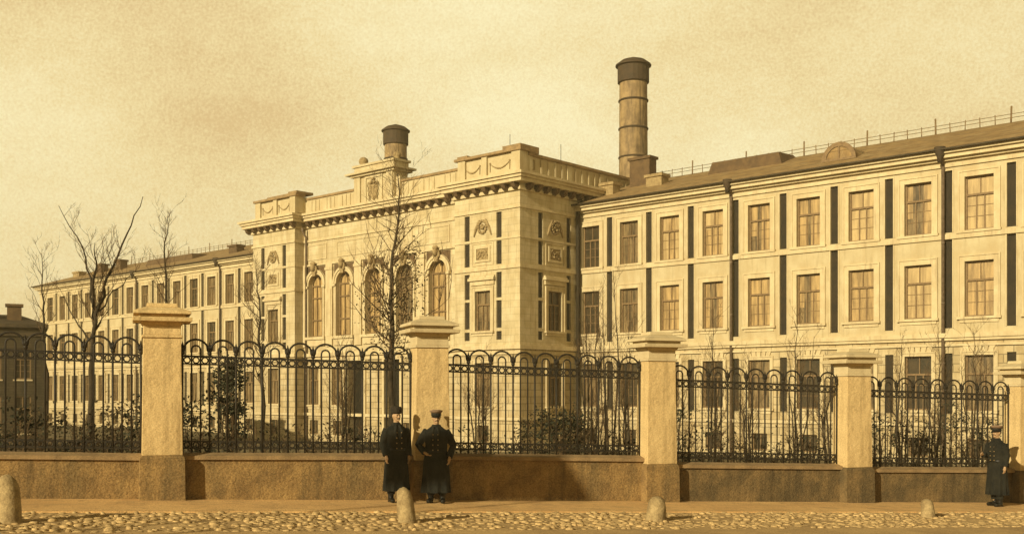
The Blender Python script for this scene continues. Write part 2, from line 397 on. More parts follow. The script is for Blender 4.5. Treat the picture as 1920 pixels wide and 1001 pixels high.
# ------------------------------------------------------------------ kerb stones (bollards)
for (px, py, Y, h, r, lx, ly, lab) in (
        (18, 993, 15.3, .68, .16, -.05, .03, 'large rounded stone bollard cut by the left edge of the picture'),
        (764, 988, 17.1, .56, .135, -.07, .02, 'tall leaning stone bollard in front of the two men'),
        (1230, 990, 18.8, .42, .16, .02, .02, 'squat rounded stone bollard in front of the third pillar'),
        (1741, 985, 21.3, .37, .13, -.03, .02, 'smallest stone bollard, furthest to the right')):
    X = (px - 960) / 2000 * Y; rb = random.Random(px)
    b = MB(); n = 12; prof = [(1.12, -.15), (1.12, .0), (1.05, .25), (1.0, .5), (.95, .72), (.78, .88), (.45, .97), (.12, 1.0)]; vs = []
    for rd, t in prof:
        for k in range(n):
            a = 2 * math.pi * k / n; j = rb.uniform(.92, 1.08)
            vs.append((r * rd * math.cos(a) * j + lx * t, r * rd * math.sin(a) * j * .9 + ly * t, h * t + (rb.uniform(-.01, .01))))
    b.add(vs, [(i * n + k, i * n + (k + 1) % n, (i + 1) * n + (k + 1) % n, (i + 1) * n + k) for i in range(len(prof) - 1) for k in range(n)] + [tuple((len(prof) - 1) * n + k for k in range(n))], True)
    o = b.build('stone_bollard', M['bollard']); o.location = (X, Y, ground(X, Y) - .02)
    tag(o, lab, 'bollard', 'stone bollards along the kerb')

# ------------------------------------------------------------------ the building: three blocks that share one frame
BC = Vector((.485, 64.7, -1.5)); BA = math.atan2(-.671, .741)
def zl(r): return r + CH + 1.5
def bloc(x, y, z=0):
    return Vector((BC.x + .741 * x + .671 * y, BC.y - .671 * x + .741 * y, BC.z + z))
WR = random.Random(21)
def make_window(parent, F, ac, w, z0, z1, pm, style='cross', sur=.24, dep=.26):
    a0, a1 = ac - w / 2, ac + w / 2
    b = MB()
    if sur:
        b.ring(F, a0, a1, z0, z1, sur, -.02, .045, 0); b.ring(F, a0 - sur, a1 + sur, z0, z1 + sur, .07, -.02, .085, 0)
        b.fbox(F, a0 - sur - .12, a1 + sur + .12, -.02, .16, z0 - .13, z0 - .01); b.fbox(F, a0 - sur, a1 + sur, -.02, .06, z0 - .30, z0 - .13)
    else: b.fbox(F, a0 - .08, a1 + .08, -.02, .08, z0 - .10, z0 - .01)
    win = b.build('window', M['trim'], parent)
    b = MB(); t = .07; d0, d1 = -dep + .0, -dep + .09
    b.fbox(F, a0, a0 + t, d0, d1, z0, z1); b.fbox(F, a1 - t, a1, d0, d1, z0, z1); b.fbox(F, a0 + t, a1 - t, d0, d1, z0, z0 + t); b.fbox(F, a0 + t, a1 - t, d0, d1, z1 - t, z1)
    if style == 'cross':
        zt = z0 + (z1 - z0) * .66; b.fbox(F, a0 + t, a1 - t, d0, d1 + .02, zt - .05, zt + .05)
        for f, zz0, zz1, ww in ((.36, z0 + t, zt - .05, .03), (.64, z0 + t, zt - .05, .03), (.5, zt + .05, z1 - t, .022)):
            b.fbox(F, a0 + w * f - ww, a0 + w * f + ww, d0, d1 - .02, zz0, zz1)
        for f in (.26, .46): b.fbox(F, a0 + t, a1 - t, d0, d1 - .05, z0 + (z1 - z0) * f - .014, z0 + (z1 - z0) * f + .014)
    elif style == 'low': b.fbox(F, ac - .03, ac + .03, d0, d1 - .02, z0 + t, z1 - t)
    b.build('sash', M['sash'], win)
    b = MB(); b.fbox(F, a0, a1, -dep - .03, -dep + .01, z0, z1)
    if pm is M['blind']:
        b.build('pane', WR.choice((M['blind2'], M['blind'], M['pale'], M['blind'])), win); b = MB()
        f0, f1 = WR.uniform(.2, .5), WR.uniform(.2, .5); zz = z0 + (WR.choice((0, 0, 0, .34, .6)) * (z1 - z0))
        b.fbox(F, a0, a0 + w * f0, -dep + .012, -dep + .02, zz, z1); b.fbox(F, a1 - w * f1, a1, -dep + .012, -dep + .02, z0, z1)
        b.build('curtain', WR.choice((M['blind'], M['pale'], M['blind'])), win)
    else: b.build('pane', pm, win)
    return win
def relief_wreath(b, F, a, z, r, d=.05):
    for k in range(14):
        t = 2 * math.pi * k / 14; b.ball(F(a + r * math.cos(t), d, z + r * 1.1 * math.sin(t)), r * .28, 4, 6, .2)
    for k in range(9): b.ball(F(a + random.uniform(-.5, .5) * r, d, z + random.uniform(-.6, .6) * r), r * random.uniform(.15, .35), 4, 6, .25)
def swag(b, F, a0, a1, z, drop, d=.05, r=.06):
    pts = [F(a0 + (a1 - a0) * t, d, z - drop * 4 * t * (1 - t)) for t in [k / 8 for k in range(9)]]
    b.tube(pts, [r * (.5 + 1.5 * (k / 8) * (1 - k / 8) * 2) for k in range(9)], 6)
    for a in (a0, a1): b.ball(F(a, d, z + .02), r * 1.7, 4, 6); b.tube([F(a, d, z), F(a, d, z - drop * 1.5)], [r, r * .4], 5)

main = empty('palace_block', BC, BA)
tag(main, 'tall pale central block with arched windows, crest and bracketed cornice', 'building')
Ff = lambda a, d, z: (a, -d, z)            # pavilion fronts
Fm = lambda a, d, z: (a, .85 - d, z)       # set-back middle
Fs = lambda a, d, z: (d, a, z)             # right flank, seen in shade
Fl = lambda a, d, z: (-28 - d, -a, z)      # left flank
Frl = lambda a, d, z: (-22.6 + d, a, z)    # return of the left pavilion
BD = 14.0
# pavilion bay pattern: centre offset
segs = [(9.57, 11.15), (7.93, 9.38), (5.87, 7.45), (4.0, 5.70), (3.27, 3.80)]
pav = ((Ff, -3.12), (Ff, -25.3), (Fs, 3.3))
def pav_holes(c):
    h = [(c + sx * 1.38 - .22, c + sx * 1.38 + .22, zl(a), zl(b), .14) for sx in (-1, 1) for a, b in segs]
    h += [(c - .66, c + .66, zl(3.85), zl(6.35), .28), (c - .68, c + .68, zl(-.85), zl(1.85), .28), (c - .5, c + .5, zl(-3.1), zl(-2.05), .28)]
    return h
wall = MB(); base = MB(); ZB = zl(2.75); ZT = zl(12.5)
def wall_face(F, a0, a1, holes):
    wall.facade(F, a0, a1, ZB, ZT, [h for h in holes if h[2] > ZB]); base.facade(F, a0, a1, -.6, ZB, [h for h in holes if h[3] < ZB])
wall_face(Ff, -5.6, 0, pav_holes(-3.12)); wall_face(Ff, -28, -22.6, pav_holes(-25.3)); wall_face(Fs, 0, BD, pav_holes(3.3))
wall_face(Fl, -BD, 0, []); wall_face(Frl, 0, .85, [])
Frr = lambda a, d, z: (-5.6 - d, .85 - a, z); wall_face(Frr, 0, .85, [])
wall.add([(0, BD, -.5), (-28, BD, -.5), (-28, BD, ZT), (0, BD, ZT)], [(0, 1, 2, 3)])
AR = [-8.0, -11.27, -14.55, -17.83, -21.1]
mh = []
ARW = .86; ZS = zl(4.15); ZSP = zl(7.95)
for a in AR:
    mh.append((a - ARW, a + ARW, ZS, ZSP + ARW, .4))
mg = [(a - .62, a + .62, zl(-.9), zl(1.85), .28) for a in (AR[0], AR[1] + .3, AR[3] - .8, AR[4] - .3)] + [(a - .5, a + .5, zl(-3.1), zl(-2.05), .28) for a in (AR[0], AR[1] + .3, AR[3] - .8, AR[4] - .3)]
doors = [(-17.35, -15.55), (-13.35, -11.75)]
mg = [h for h in mg]
mg2 = [(d0, d1, zl(-3.45), zl(2.30), .7) for d0, d1 in doors]
mg = [h for h in mg if not any(h[1] > d[0] - .2 and h[0] < d[1] + .2 for d in doors)]
wall_face(Fm, -22.6, -5.6, mh + mg + mg2)
# arched heads: fill the square hole's corners
for a in AR:
    n = 12
    for sg in (-1, 1):
        arc = [(a + sg * ARW * math.cos(math.pi / 2 * k / n), ZSP + ARW * math.sin(math.pi / 2 * k / n)) for k in range(n + 1)]
        cor = (a + sg * ARW, ZSP + ARW)
        for k in range(n):
            wall.add([Fm(cor[0], 0, cor[1]), Fm(*(arc[k][0], 0, arc[k][1])), Fm(arc[k + 1][0], 0, arc[k + 1][1])], [(0, 1, 2)])
            wall.add([Fm(arc[k][0], 0, arc[k][1]), Fm(arc[k + 1][0], 0, arc[k + 1][1]), Fm(arc[k + 1][0], -.4, arc[k + 1][1]), Fm(arc[k][0], -.4, arc[k][1])], [(0, 1, 2, 3)])
wall.build('upper_wall', M['ashlar'], main); base.build('ground_floor_wall', M['ashlar_base'], main)
for F, c in pav:
    for sx in (-1, 1):
        for a, b_ in segs:
            b = MB(); b.fbox(F, c + sx * 1.38 - .24, c + sx * 1.38 + .24, -.18, -.12, zl(a) - .01, zl(b_) + .01); b.build('dark_panel', M['darkpanel'], main)
    pm = M['blind2'] if F is Ff else M['glassdark']
    make_window(main, F, c, 1.32, zl(3.85), zl(6.35), pm, sur=.22)
    make_window(main, F, c, 1.36, zl(-.85), zl(1.85), M['blind2'] if F is Ff else M['glassdark'], sur=.16)
    make_window(main, F, c, 1.0, zl(-3.1), zl(-2.05), M['glassdark'], 'low', sur=0)
    b = MB()
    # hood above the window, framed relief panels
    b.fbox(F, c - 1.02, c + 1.02, -.02, .10, zl(6.72), zl(7.0)); b.fbox(F, c - 1.12, c + 1.12, -.02, .24, zl(7.0), zl(7.16)); b.fbox(F, c - 1.08, c + 1.08, -.02, .14, zl(7.16), zl(7.28))
    b.ring(F, c - .52, c + .52, zl(8.3), zl(9.0), .14, -.02, .07); b.ring(F, c - .86, c + .86, zl(8.0), zl(9.3), .06, -.02, .04)
    build_islands(b, 'hood_mould', M['trim'], main)
    b = MB(); b.fbox(F, c - .50, c + .50, -.02, .02, zl(8.32), zl(8.98))
    for k in range(22): b.ball(F(c + random.uniform(-.42, .42), .03, zl(8.65) + random.uniform(-.24, .24)), random.uniform(.04, .09), 4, 6, .2)
    relief_wreath(b, F, c, zl(10.35), .34)
    for sg in (-1, 1): b.tube([F(c + sg * .25, .03, zl(10.8)), F(c + sg * .55, .03, zl(10.3)), F(c + sg * .75, .03, zl(9.8))], [.07, .10, .04], 6)
    build_islands(b, 'carved_relief', M['relief'], main)
# strings, frieze lines
b = MB()
def band(z0, z1, d, mid=True, flank=True):
    b.fbox(Ff, -28 - d, -22.6 + d, -.85, d, z0, z1); b.box(-5.6 - d, d, -d, BD + d, z0, z1)
    if mid: b.box(-22.6 + d, -5.6 - d, .85 - d, 1.5, z0, z1)
band(zl(11.24), zl(11.40), .09); band(zl(9.42), zl(9.53), .05, False); band(zl(7.60), zl(7.82), .09, False); band(zl(2.66), zl(2.92), .17); band(zl(2.36), zl(2.56), .10)
band(zl(-1.7), zl(-1.5), .14, True)
b.build('string_course', M['trim'], main)
# dark infill behind bands never shows; corner cornice
b = MB()
for z0, z1, d in ((12.30, 12.44, .16), (12.72, 12.95, .62), (12.95, 13.12, .74), (13.12, 13.28, .86)):
    b.box(-28 - d, -22.6 + d, -d, 3, zl(z0), zl(z1)); b.box(-5.6 - d, d, -d, BD + d, zl(z0), zl(z1)); b.box(-22.6 + d, -5.6 - d, .85 - d, 3, zl(z0), zl(z1))
for z0, z1, d in ((12.44, 12.72, .08),):
    b.box(-28 - d, -22.6 + d, -d, 3, zl(z0), zl(z1)); b.box(-5.6 - d, d, -d, BD + d, zl(z0), zl(z1)); b.box(-22.6 + d, -5.6 - d, .85 - d, 3, zl(z0), zl(z1))
b.build('cornice', M['trim'], main)
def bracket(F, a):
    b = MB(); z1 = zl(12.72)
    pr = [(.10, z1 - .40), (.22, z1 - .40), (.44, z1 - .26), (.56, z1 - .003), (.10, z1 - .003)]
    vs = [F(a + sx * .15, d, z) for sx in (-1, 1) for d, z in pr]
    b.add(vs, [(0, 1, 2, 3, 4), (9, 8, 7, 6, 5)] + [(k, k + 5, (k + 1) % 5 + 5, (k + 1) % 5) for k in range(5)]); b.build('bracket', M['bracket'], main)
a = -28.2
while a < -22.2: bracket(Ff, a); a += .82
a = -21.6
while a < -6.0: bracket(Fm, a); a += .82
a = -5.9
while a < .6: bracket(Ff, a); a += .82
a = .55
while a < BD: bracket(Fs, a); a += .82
# parapet
b = MB(); zc = zl(13.28)
b.box(-27.8, -22.8, .25, .7, zc, zl(14.75)); b.box(-5.4, -.2, .25, .7, zc, zl(14.75)); b.box(-.65, -.2, .7, BD, zc, zl(14.55)); b.box(-22.8, -16.5, 1.1, 1.5, zc, zl(14.50)); b.box(-12.3, -5.4, 1.1, 1.5, zc, zl(14.50))
b.box(-28, -22.6, .02, .25, zc, zc + .25); b.box(-5.6, 0, .02, .25, zc, zc + .25); b.box(-.2, .0, .25, BD, zc, zc + .25)
for x0, x1 in ((-27.85, -27.2), (-23.4, -22.7), (-5.45, -4.8), (-.8, -.1), (-3.35, -2.9), (-25.5, -25.05)):
    b.box(x0, x1, .1, .8, zc + .25, zl(14.76))
for x0, x1 in ((-.8, -.12),): b.box(x0, x1, .82, 1.3, zc + .25, zl(14.76))
b.box(-27.8, -27.2, .82, BD, zc, zl(14.2)); b.box(-23.25, -22.72, .72, 1.9, zc, zl(14.75))
# raised panels and balusters in relief
Fp = lambda a, d, z: (a, .25 - d, z); Fq = lambda a, d, z: (a, 1.1 - d, z); Fr = lambda a, d, z: (-.2 + d, a, z)
for x0, x1 in ((-22.2, -16.8), (-12.0, -5.9)):
    n = 12
    for k in range(n):
        if k % 4 == 3: continue
        xx = x0 + (x1 - x0) * (k + .5) / n; b.fbox(Fq, xx - .07, xx + .07, -.02, .05, zc + .25, zl(14.4))
for k in range(16):
    yy = 2.2 + k * .68
    if k % 5 == 4: b.fbox(Fr, yy - .22, yy + .22, -.02, .10, zc + .2, zl(14.5))
    else: b.fbox(Fr, yy - .08, yy + .08, -.02, .08, zc + .25, zl(14.4))
build_islands(b, 'parapet', M['stucco'], main)
b = MB()
for x0, x1 in ((-5.0, -3.5), (-2.8, -.95), (-27.1, -25.6), (-25.0, -23.5)): swag(b, Fp, x0 + .1, x1 - .1, zl(14.25), .35, .03, .04)
b.ring(Fr, 1.6 - .5, 1.6 - .1, zl(13.8), zl(14.3), .06, -.02, .06)
build_islands(b, 'swag', M['relief'], main)
b = MB()
b.box(-28.0, -22.5, 0, .9, zl(14.76), zl(14.92)); b.box(-5.7, .05, 0, .9, zl(14.76), zl(14.92)); b.box(-.75, -.05, .9, BD, zl(14.55), zl(14.72)); b.box(-22.5, -16.5, 1.0, 1.6, zl(14.5), zl(14.66)); b.box(-12.3, -5.7, 1.0, 1.6, zl(14.5), zl(14.66))
b.box(-5.5, -4.6, .1, .8, zl(14.92), zl(15.06)); b.box(-1.5, -.02, .05, .88, zl(14.92), zl(15.14)); b.box(-.8, -.02, .88, 1.8, zl(14.73), zl(15.14)); b.box(-23.5, -22.45, .05, 1.6, zl(14.93), zl(15.12)); b.box(-26.3, -23.5, .1, .8, zl(14.92), zl(15.02))
build_islands(b, 'parapet_cap', M['coping'], main)
# flat roof behind the parapet
b = MB(); b.box(-27.6, -.6, 1.5, BD - .2, zl(12.9), zl(13.6)); b.build('roof', M['roofdark'], main)
# crest attic
b = MB()
b.box(-16.5, -12.3, .75, 2.0, zc, zl(15.3)); b.box(-16.7, -16.5, .95, 1.9, zc, zl(14.9)); b.box(-12.3, -11.9, .95, 1.9, zc, zl(14.9))
b.box(-16.75, -12.05, .5, 2.25, zl(15.3), zl(15.45)); b.box(-17.1, -11.8, .3, 2.4, zl(15.45), zl(15.58)); b.box(-16.5, -12.3, .7, 2.1, zl(15.58), zl(16.0)); b.box(-16.65, -12.15, .6, 2.2, zl(16.0), zl(16.15))
Fc = lambda a, d, z: (a, .75 - d, z)
b.ring(Fc, -15.2, -13.6, zc + .2, zl(15.1), .14, -.02, .08); b.fbox(Fc, -16.45, -15.8, -.02, .12, zc, zl(15.28)); b.fbox(Fc, -13.0, -12.35, -.02, .12, zc, zl(15.28))
b.build('crest_attic', M['stucco'], main)
b = MB(); ca = -14.4; cz = zl(14.2)
sh_ = [(-.42, .45), (.42, .45), (.44, -.1), (.28, -.5), (0, -.75), (-.28, -.5), (-.44, -.1)]
vs = [Fc(ca + x, .03, cz + z) for x, z in sh_] + [Fc(ca + x * .8, .14, cz + z * .85) for x, z in sh_]
b.add(vs, [tuple(range(7, 14))] + [(k, (k + 1) % 7, (k + 1) % 7 + 7, k + 7) for k in range(7)])
for sg in (-1, 1):
    for k in range(4): b.tube([Fc(ca + sg * .1, .12, cz + .2 - .1 * k), Fc(ca + sg * (.5 - .05 * k), .12, cz + .55 - .3 * k), Fc(ca + sg * (.62 - .06 * k), .1, cz + .25 - .32 * k)], [.07, .06, .02], 5)
    b.ball(Fc(ca + sg * .16, .15, cz + .55), (.12, .12, .14), 5, 8)
b.ball(Fc(ca, .15, cz + .78), (.16, .12, .12), 5, 8); b.build('coat_of_arms', M['relief'], main)
for xx in (-16.2, -12.6):
    b = MB(); k_ = .75 if xx < -15 else .6; b.lathe([(r_ * k_, z_ * k_) for r_, z_ in ((.38, 0), (.42, .12), (.30, .2), (.44, .4), (.46, .6), (.36, .8), (.18, .92), (.05, .95))], (xx, 1.3, zl(16.152)), 12); b.build('finial', M['relief'], main)
# arched windows, pilasters, keystone heads
for i, a in enumerate(AR):
    b = MB()
    for r0, r1, d in ((ARW, ARW + .16, .10), (ARW + .16, ARW + .34, .16)):
        n = 16
        for k in range(n):
            t0, t1 = math.pi * k / n, math.pi * (k + 1) / n
            vs = [Fm(a + r * math.cos(t), dd, ZSP + r * math.sin(t)) for t in (t0, t1) for r, dd in ((r0, -.02), (r0, d), (r1, d), (r1, -.02))]
            b.add(vs, [(0, 1, 5, 4), (1, 2, 6, 5), (2, 3, 7, 6)])
    for sg in (-1, 1):
        x0, x1 = sorted((a + sg * ARW, a + sg * (ARW + .16))); b.fbox(Fm, x0, x1, -.02, .10, ZS, ZSP)
        b.fbox(Fm, min(a + sg * ARW, a + sg * (ARW + .34)), max(a + sg * ARW, a + sg * (ARW + .34)), -.02, .2, ZSP - .18, ZSP - .02)
    b.fbox(Fm, a - ARW - .35, a + ARW + .35, -.02, .24, ZS - .22, ZS - .02); b.fbox(Fm, a - ARW - .25, a + ARW + .25, -.02, .12, ZS - .7, ZS - .22)
    win = b.build('arched_window', M['trim'], main)
    b = MB(); dd = -.36
    b.fbox(Fm, a - ARW, a - ARW + .09, dd, dd + .1, ZS, ZSP); b.fbox(Fm, a + ARW - .09, a + ARW, dd, dd + .1, ZS, ZSP)
    for z in (ZS + .05, ZS + 1.25, ZSP - .9, ZSP): b.fbox(Fm, a - ARW + .09, a + ARW - .09, dd, dd + .09, z - .05, z + .05)
    for x in (-.3, .3): b.fbox(Fm, a + x - .035, a + x + .035, dd, dd + .07, ZS + .1, ZSP - .05)
    b.fbox(Fm, a - .03, a + .03, dd, dd + .07, ZSP + .05, ZSP + ARW - .05)
    for k in range(10):
        t0, t1 = math.pi * k / 10, math.pi * (k + 1) / 10
        b.add([Fm(a + r * math.cos(t), dd + .1, ZSP + r * math.sin(t)) for t, r in ((t0, ARW - .09), (t0, ARW), (t1, ARW), (t1, ARW - .09))], [(0, 1, 2, 3)])
    b.build('sash', M['sash'], win)
    b = MB(); b.fbox(Fm, a - ARW - .05, a + ARW + .05, dd - .08, dd - .01, ZS, ZSP + ARW); b.build('pane', M['blind'] if i != 1 else M['blind2'], win)
    b = MB(); zk = zl(9.15)
    b.add([Fm(a + x, d, z) for d in (-.02, .26) for x, z in ((-.16, zk - .5), (.16, zk - .5), (.26, zk + .25), (-.26, zk + .25))], [(4, 5, 6, 7), (0, 1, 5, 4), (1, 2, 6, 5), (2, 3, 7, 6), (3, 0, 4, 7)])
    b.ball(Fm(a, .32, zk + .12), (.2, .2, .28), 7, 9, .08); b.ball(Fm(a, .3, zk + .42), (.24, .16, .16), 5, 8, .15)
    for sg in (-1, 1): b.ball(Fm(a + sg * .24, .2, zk - .02), (.1, .1, .22), 5, 7, .15)
    b.build('keystone_head', M['relief'], main)
    b = MB()
    for sg in (-1, 1):     # dark spandrels either side of the keystone
        n = 8; pts = [(a + sg * (ARW + .36) * math.cos(t), ZSP + (ARW + .36) * math.sin(t)) for t in [R(20) + R(62) * k / n for k in range(n + 1)]]
        cx = a + sg * 1.2; top = zl(9.36)
        for k in range(n): b.add([Fm(x, .012, z) for x, z in (pts[k], pts[k + 1], (pts[k + 1][0], top), (pts[k][0], top))], [(0, 1, 2, 3)])
    build_islands(b, 'spandrel_panel', M['bracket'], main)
b = MB()
ed = [-5.75] + [(AR[i] + AR[i + 1]) / 2 for i in range(4)] + [-22.45]
for i, x in enumerate(ed):
    w = .38 if 0 < i < 5 else .12
    b.fbox(Fm, x - w, x + w, -.02, .13, ZS - .75, zl(9.42))
    if w > .2: b.fbox(Fm, x - w + .14, x + w - .14, .12, .16, ZS, zl(7.6)); b.fbox(Fm, x - w - .05, x + w + .05, -.02, .19, zl(9.0), zl(9.2))
b.fbox(Fm, -22.6, -5.6, -.02, .12, zl(9.422), zl(9.55))
for x0, x1 in ((-7.0, -9.2), (-10.6, -18.6), (-19.9, -22.0)):
    b.ring(Fm, min(x0, x1), max(x0, x1), zl(9.95), zl(10.95), .07, -.02, .05)
build_islands(b, 'pilaster', M['trim'], main)
for i, d in enumerate(doors):
    b = MB(); b.ring(Fm, d[0], d[1], zl(-3.45), zl(2.3), .2, -.02, .12, 0); dr = b.build('doorway', M['trim'], main)
    b = MB(); b.fbox(Fm, d[0], d[1], -.72, -.62, -.4, zl(2.3)); 
    for s_ in (.08, .54):
        w = d[1] - d[0]; x = d[0] + w * s_
        for zz in (-3.0, -1.2, .6): b.fbox(Fm, x, x + w * .38, -.63, -.59, zl(zz), zl(zz) + 1.4)
    b.build('door_leaf', M['leather'], dr)
for h in mg:
    c = (h[0] + h[1]) / 2
    if h[3] > zl(0): make_window(main, Fm, c, h[1] - h[0], h[2], h[3], M['blind2'], sur=.16)
    else: make_window(main, Fm, c, h[1] - h[0], h[2], h[3], M['glassdark'], 'low', sur=0)
def downpipe(parent, F, a, ztop, zbot, off=.14, hop=True, m='pipe', rad=.085):
    b = MB(); b.tube([F(a, off + .35, ztop + .1), F(a, off + .32, ztop - .15), F(a, off, ztop - .6), F(a, off, zbot)], rad, 8)
    if hop: hp = MB(); hp.lathe([(.11, -.45), (.14, -.2), (.26, .08), (.27, .30)], F(a, off + .42, ztop - .05), 10); hp.build('hopper', M['chimneycap'], parent)
    for z in range(int(zbot) + 2, int(ztop) - 1, 3): b.tube([F(a, off, z), F(a, off, z + .12)], .09, 8)
    b.build('downpipe', M[m], parent)
downpipe(main, Fm, -22.15, zl(12.2), -.3, .14, False)
downpipe(main, Fs, 5.42, zl(12.2), -.3, .18, False, 'darkpanel', .14)  # pipe made thicker and near black to carry the joint's shadow band too
b = MB(); b.tube([bl for bl in ((-2, 1.3, zl(14.9)), (-2, 1.3, zl(16.2)))], .018, 5); b.tube([(-.5, 4.5, zl(14.7)), (-.5, 4.5, zl(15.9))], .018, 5); build_islands(b, 'roof_rod', M['iron'], main)

# wings
def make_wing(name, label, x0, x1, wins, pipes, cat, fl, mats, lump):
    """wing with its facade in the plane y=5.7 of the building frame"""
    WY = 5.7; o = bloc(0, WY); root = empty(name, o, BA); tag(root, label, cat)
    F = lambda a, d, z: (a, -d, z)
    rows = [(7.98, 10.62, 1.38), (3.74, 6.46, 1.38), (-.88, 1.84, 1.36), (-3.25, -2.29, 1.0)]
    slots = [(7.95, 11.03), (3.2, 7.6), (-1.05, 1.95)]
    holes = []; sx = []
    ws = sorted(wins)
    for w in ws:
        for a, b_, ww in rows: holes.append((w - ww / 2, w + ww / 2, zl(a), zl(b_), .28))
    for i in range(len(ws) - 1): sx.append((ws[i] + ws[i + 1]) / 2)
    for s_ in sx:
        for a, b_ in slots: holes.append((s_ - .215, s_ + .215, zl(a), zl(b_), .14))
    up = MB(); lo = MB()
    up.facade(F, x0, x1, ZB, zl(11.9), [h for h in holes if h[2] > ZB]); lo.facade(F, x0, x1, -.6, ZB, [h for h in holes if h[3] < ZB])
    D = 13.0
    for xx, sg in ((x0, -1), (x1, 1)):
        up.add([(xx, 0, ZB), (xx, D, ZB), (xx, D, zl(11.9)), (xx, D / 2, zl(14.4)), (xx, 0, zl(11.9))], [(0, 1, 2, 3, 4)]); lo.add([(xx, 0, -.6), (xx, D, -.6), (xx, D, ZB), (xx, 0, ZB)], [(0, 1, 2, 3)])
    up.add([(x0, D, -.6), (x1, D, -.6), (x1, D, zl(11.9)), (x0, D, zl(11.9))], [(0, 1, 2, 3)])
    up.build('upper_wall', M['stucco'], root); lo.build('ground_floor_wall', M['ashlar_base'], root)
    b = MB(); e0, e1 = x0, x1
    if x0 < -30: e0 -= .0
    for z0, z1, d in ((11.20, 11.36, .10), (11.5, 11.62, .20), (11.62, 11.82, .42), (11.82, 12.0, .58)): b.box(e0 - (d if x0 < -30 else 0), e1, -d, .4, zl(z0), zl(z1))
    b.build('cornice', M['trim'], root)
    b = MB()
    for z0, z1, d in ((7.62, 7.86, .10), (2.72, 2.95, .24), (2.58, 2.72, .16), (2.30, 2.42, .10), (-1.7, -1.52, .12)): b.box(e0, e1, -d, .1, zl(z0), zl(z1))
    for w in ws:                      # keystones over the ground floor, aprons under the first floor
        for k in (-2, -1, 0, 1, 2):
            b.add([F(w + k * .27 + sx_ * (.11 + t * .02) + k * .05 * t, d, zl(1.98) + t * .32) for d in (-.02, .07) for sx_, t in ((-1, 0), (1, 0), (1, 1), (-1, 1))], [(4, 5, 6, 7), (0, 1, 5, 4), (1, 2, 6, 5), (2, 3, 7, 6), (3, 0, 4, 7)])
    for s_ in sx:
        for a, b_ in slots[:2]: b.ring(F, s_ - .215, s_ + .215, zl(a) + .0, zl(b_), .06, -.02, .035, 0)
    b.build('string_course', M['trim'], root)
    for i, s_ in enumerate(sx):
        for a, b_ in slots:
            p = MB(); p.fbox(F, s_ - .23, s_ + .23, -.18, -.12, zl(a) - .01, zl(b_) + .01); p.build('dark_panel', M['darkpanel'], root)
    for i, w in enumerate(ws):
        for j, (a, b_, ww) in enumerate(rows):
            pm = mats(i, j)
            make_window(root, F, w, ww, zl(a), zl(b_), pm, 'cross' if j < 3 else 'low', sur=(.24, .24, .14, 0)[j])
    # roof
    e = .72; b = MB(); rz = zl(14.5); ez = zl(12.02); xa = x0 - (.6 if x0 < -30 else 0)
    hip = 5 if x0 < -30 else 0
    b.add([(xa, -e, ez), (x1, -e, ez), (x1, D / 2, rz), (xa + hip, D / 2, rz), (xa, D + e, ez), (x1, D + e, ez), (xa, -e, ez - .07), (x1, -e, ez - .07)],
          [(0, 1, 2, 3), (3, 2, 5, 4), (0, 3, 4), (6, 7, 1, 0)])
    b.build('roof', M['roof'], root)
    b = MB(); b.tube([(xa, -e - .03, ez - .03), (x1, -e - .03, ez - .03)], .055, 6); b.build('gutter', M['roofdark'], root)
    # snow rail on the ridge
    b = MB(); n = int((x1 - x0 - hip) / .8); rj = random.Random(5)
    for k in range(n):
        xx = xa + hip + .5 + k * .8; big = k % 5 == 0
        b.tube([(xx, D / 2 - .1, rz - .15), (xx + rj.uniform(-.03, .03), D / 2 - .1, rz + (.85 if big else .5))], .05 if big else .028, 4)
    for zz in (.22, .42): b.tube([(xa + hip, D / 2 - .1, rz + zz), (x1, D / 2 - .1, rz + zz)], .018, 4)
    b.build('roof_railing', M['sash'], root)
    for a in pipes: downpipe(root, F, a, zl(11.9), -.3)
    def rs(y): return ez + (rz - ez) * (y + e) / (D / 2 + e)
    for kind, xc, yc, w, h in lump:
        if kind == 'dormer':
            b = MB(); n = 10; pts = [(math.cos(math.pi * k / n) * w / 2, math.sin(math.pi * k / n) * h) for k in range(n + 1)]
            vs = [(xc + px, y, rs(yc) + pz - .05) for y in (yc, yc + 2.6) for px, pz in pts]
            b.add(vs, [(k, k + 1, k + n + 2, k + n + 1) for k in range(n)], True); b.add([(xc + px, yc, rs(yc) + pz - .05) for px, pz in pts], [tuple(range(n + 1))])
            dm = b.build('dormer', M['roof'], root)
            b = MB()
            for k in range(n):
                t0, t1 = math.pi * k / n, math.pi * (k + 1) / n
                b.add([(xc + w / 2 * r * math.cos(t), yc - .06, rs(yc) + h * r * math.sin(t)) for t, r in ((t0, .8), (t0, 1.05), (t1, 1.05), (t1, .8))], [(0, 1, 2, 3)])
            b.box(xc - .05, xc + .05, yc - .06, yc, rs(yc), rs(yc) + h * .8); b.box(xc - w / 2, xc + w / 2, yc - .08, yc, rs(yc) - .02, rs(yc) + .1); b.build('dormer_frame', M['sash'], dm)
        elif kind == 'hatch':
            b = MB(); z = rs(yc); b.add([(xc - w / 2, yc, z - .1), (xc + w / 2, yc, z - .1), (xc + w / 2, yc + 2.2, z + .5), (xc - w / 2, yc + 2.2, z + .5), (xc - w / 2 + .3, yc + .1, z + h), (xc + w / 2 - .3, yc + .1, z + h), (xc + w / 2 - .3, yc + 2, z + h + .1), (xc - w / 2 + .3, yc + 2, z + h + .1)],
                  [(4, 5, 6, 7), (0, 1, 5, 4), (1, 2, 6, 5), (2, 3, 7, 6), (3, 0, 4, 7)]); b.build('skylight', M['bracket'], root)
        else:
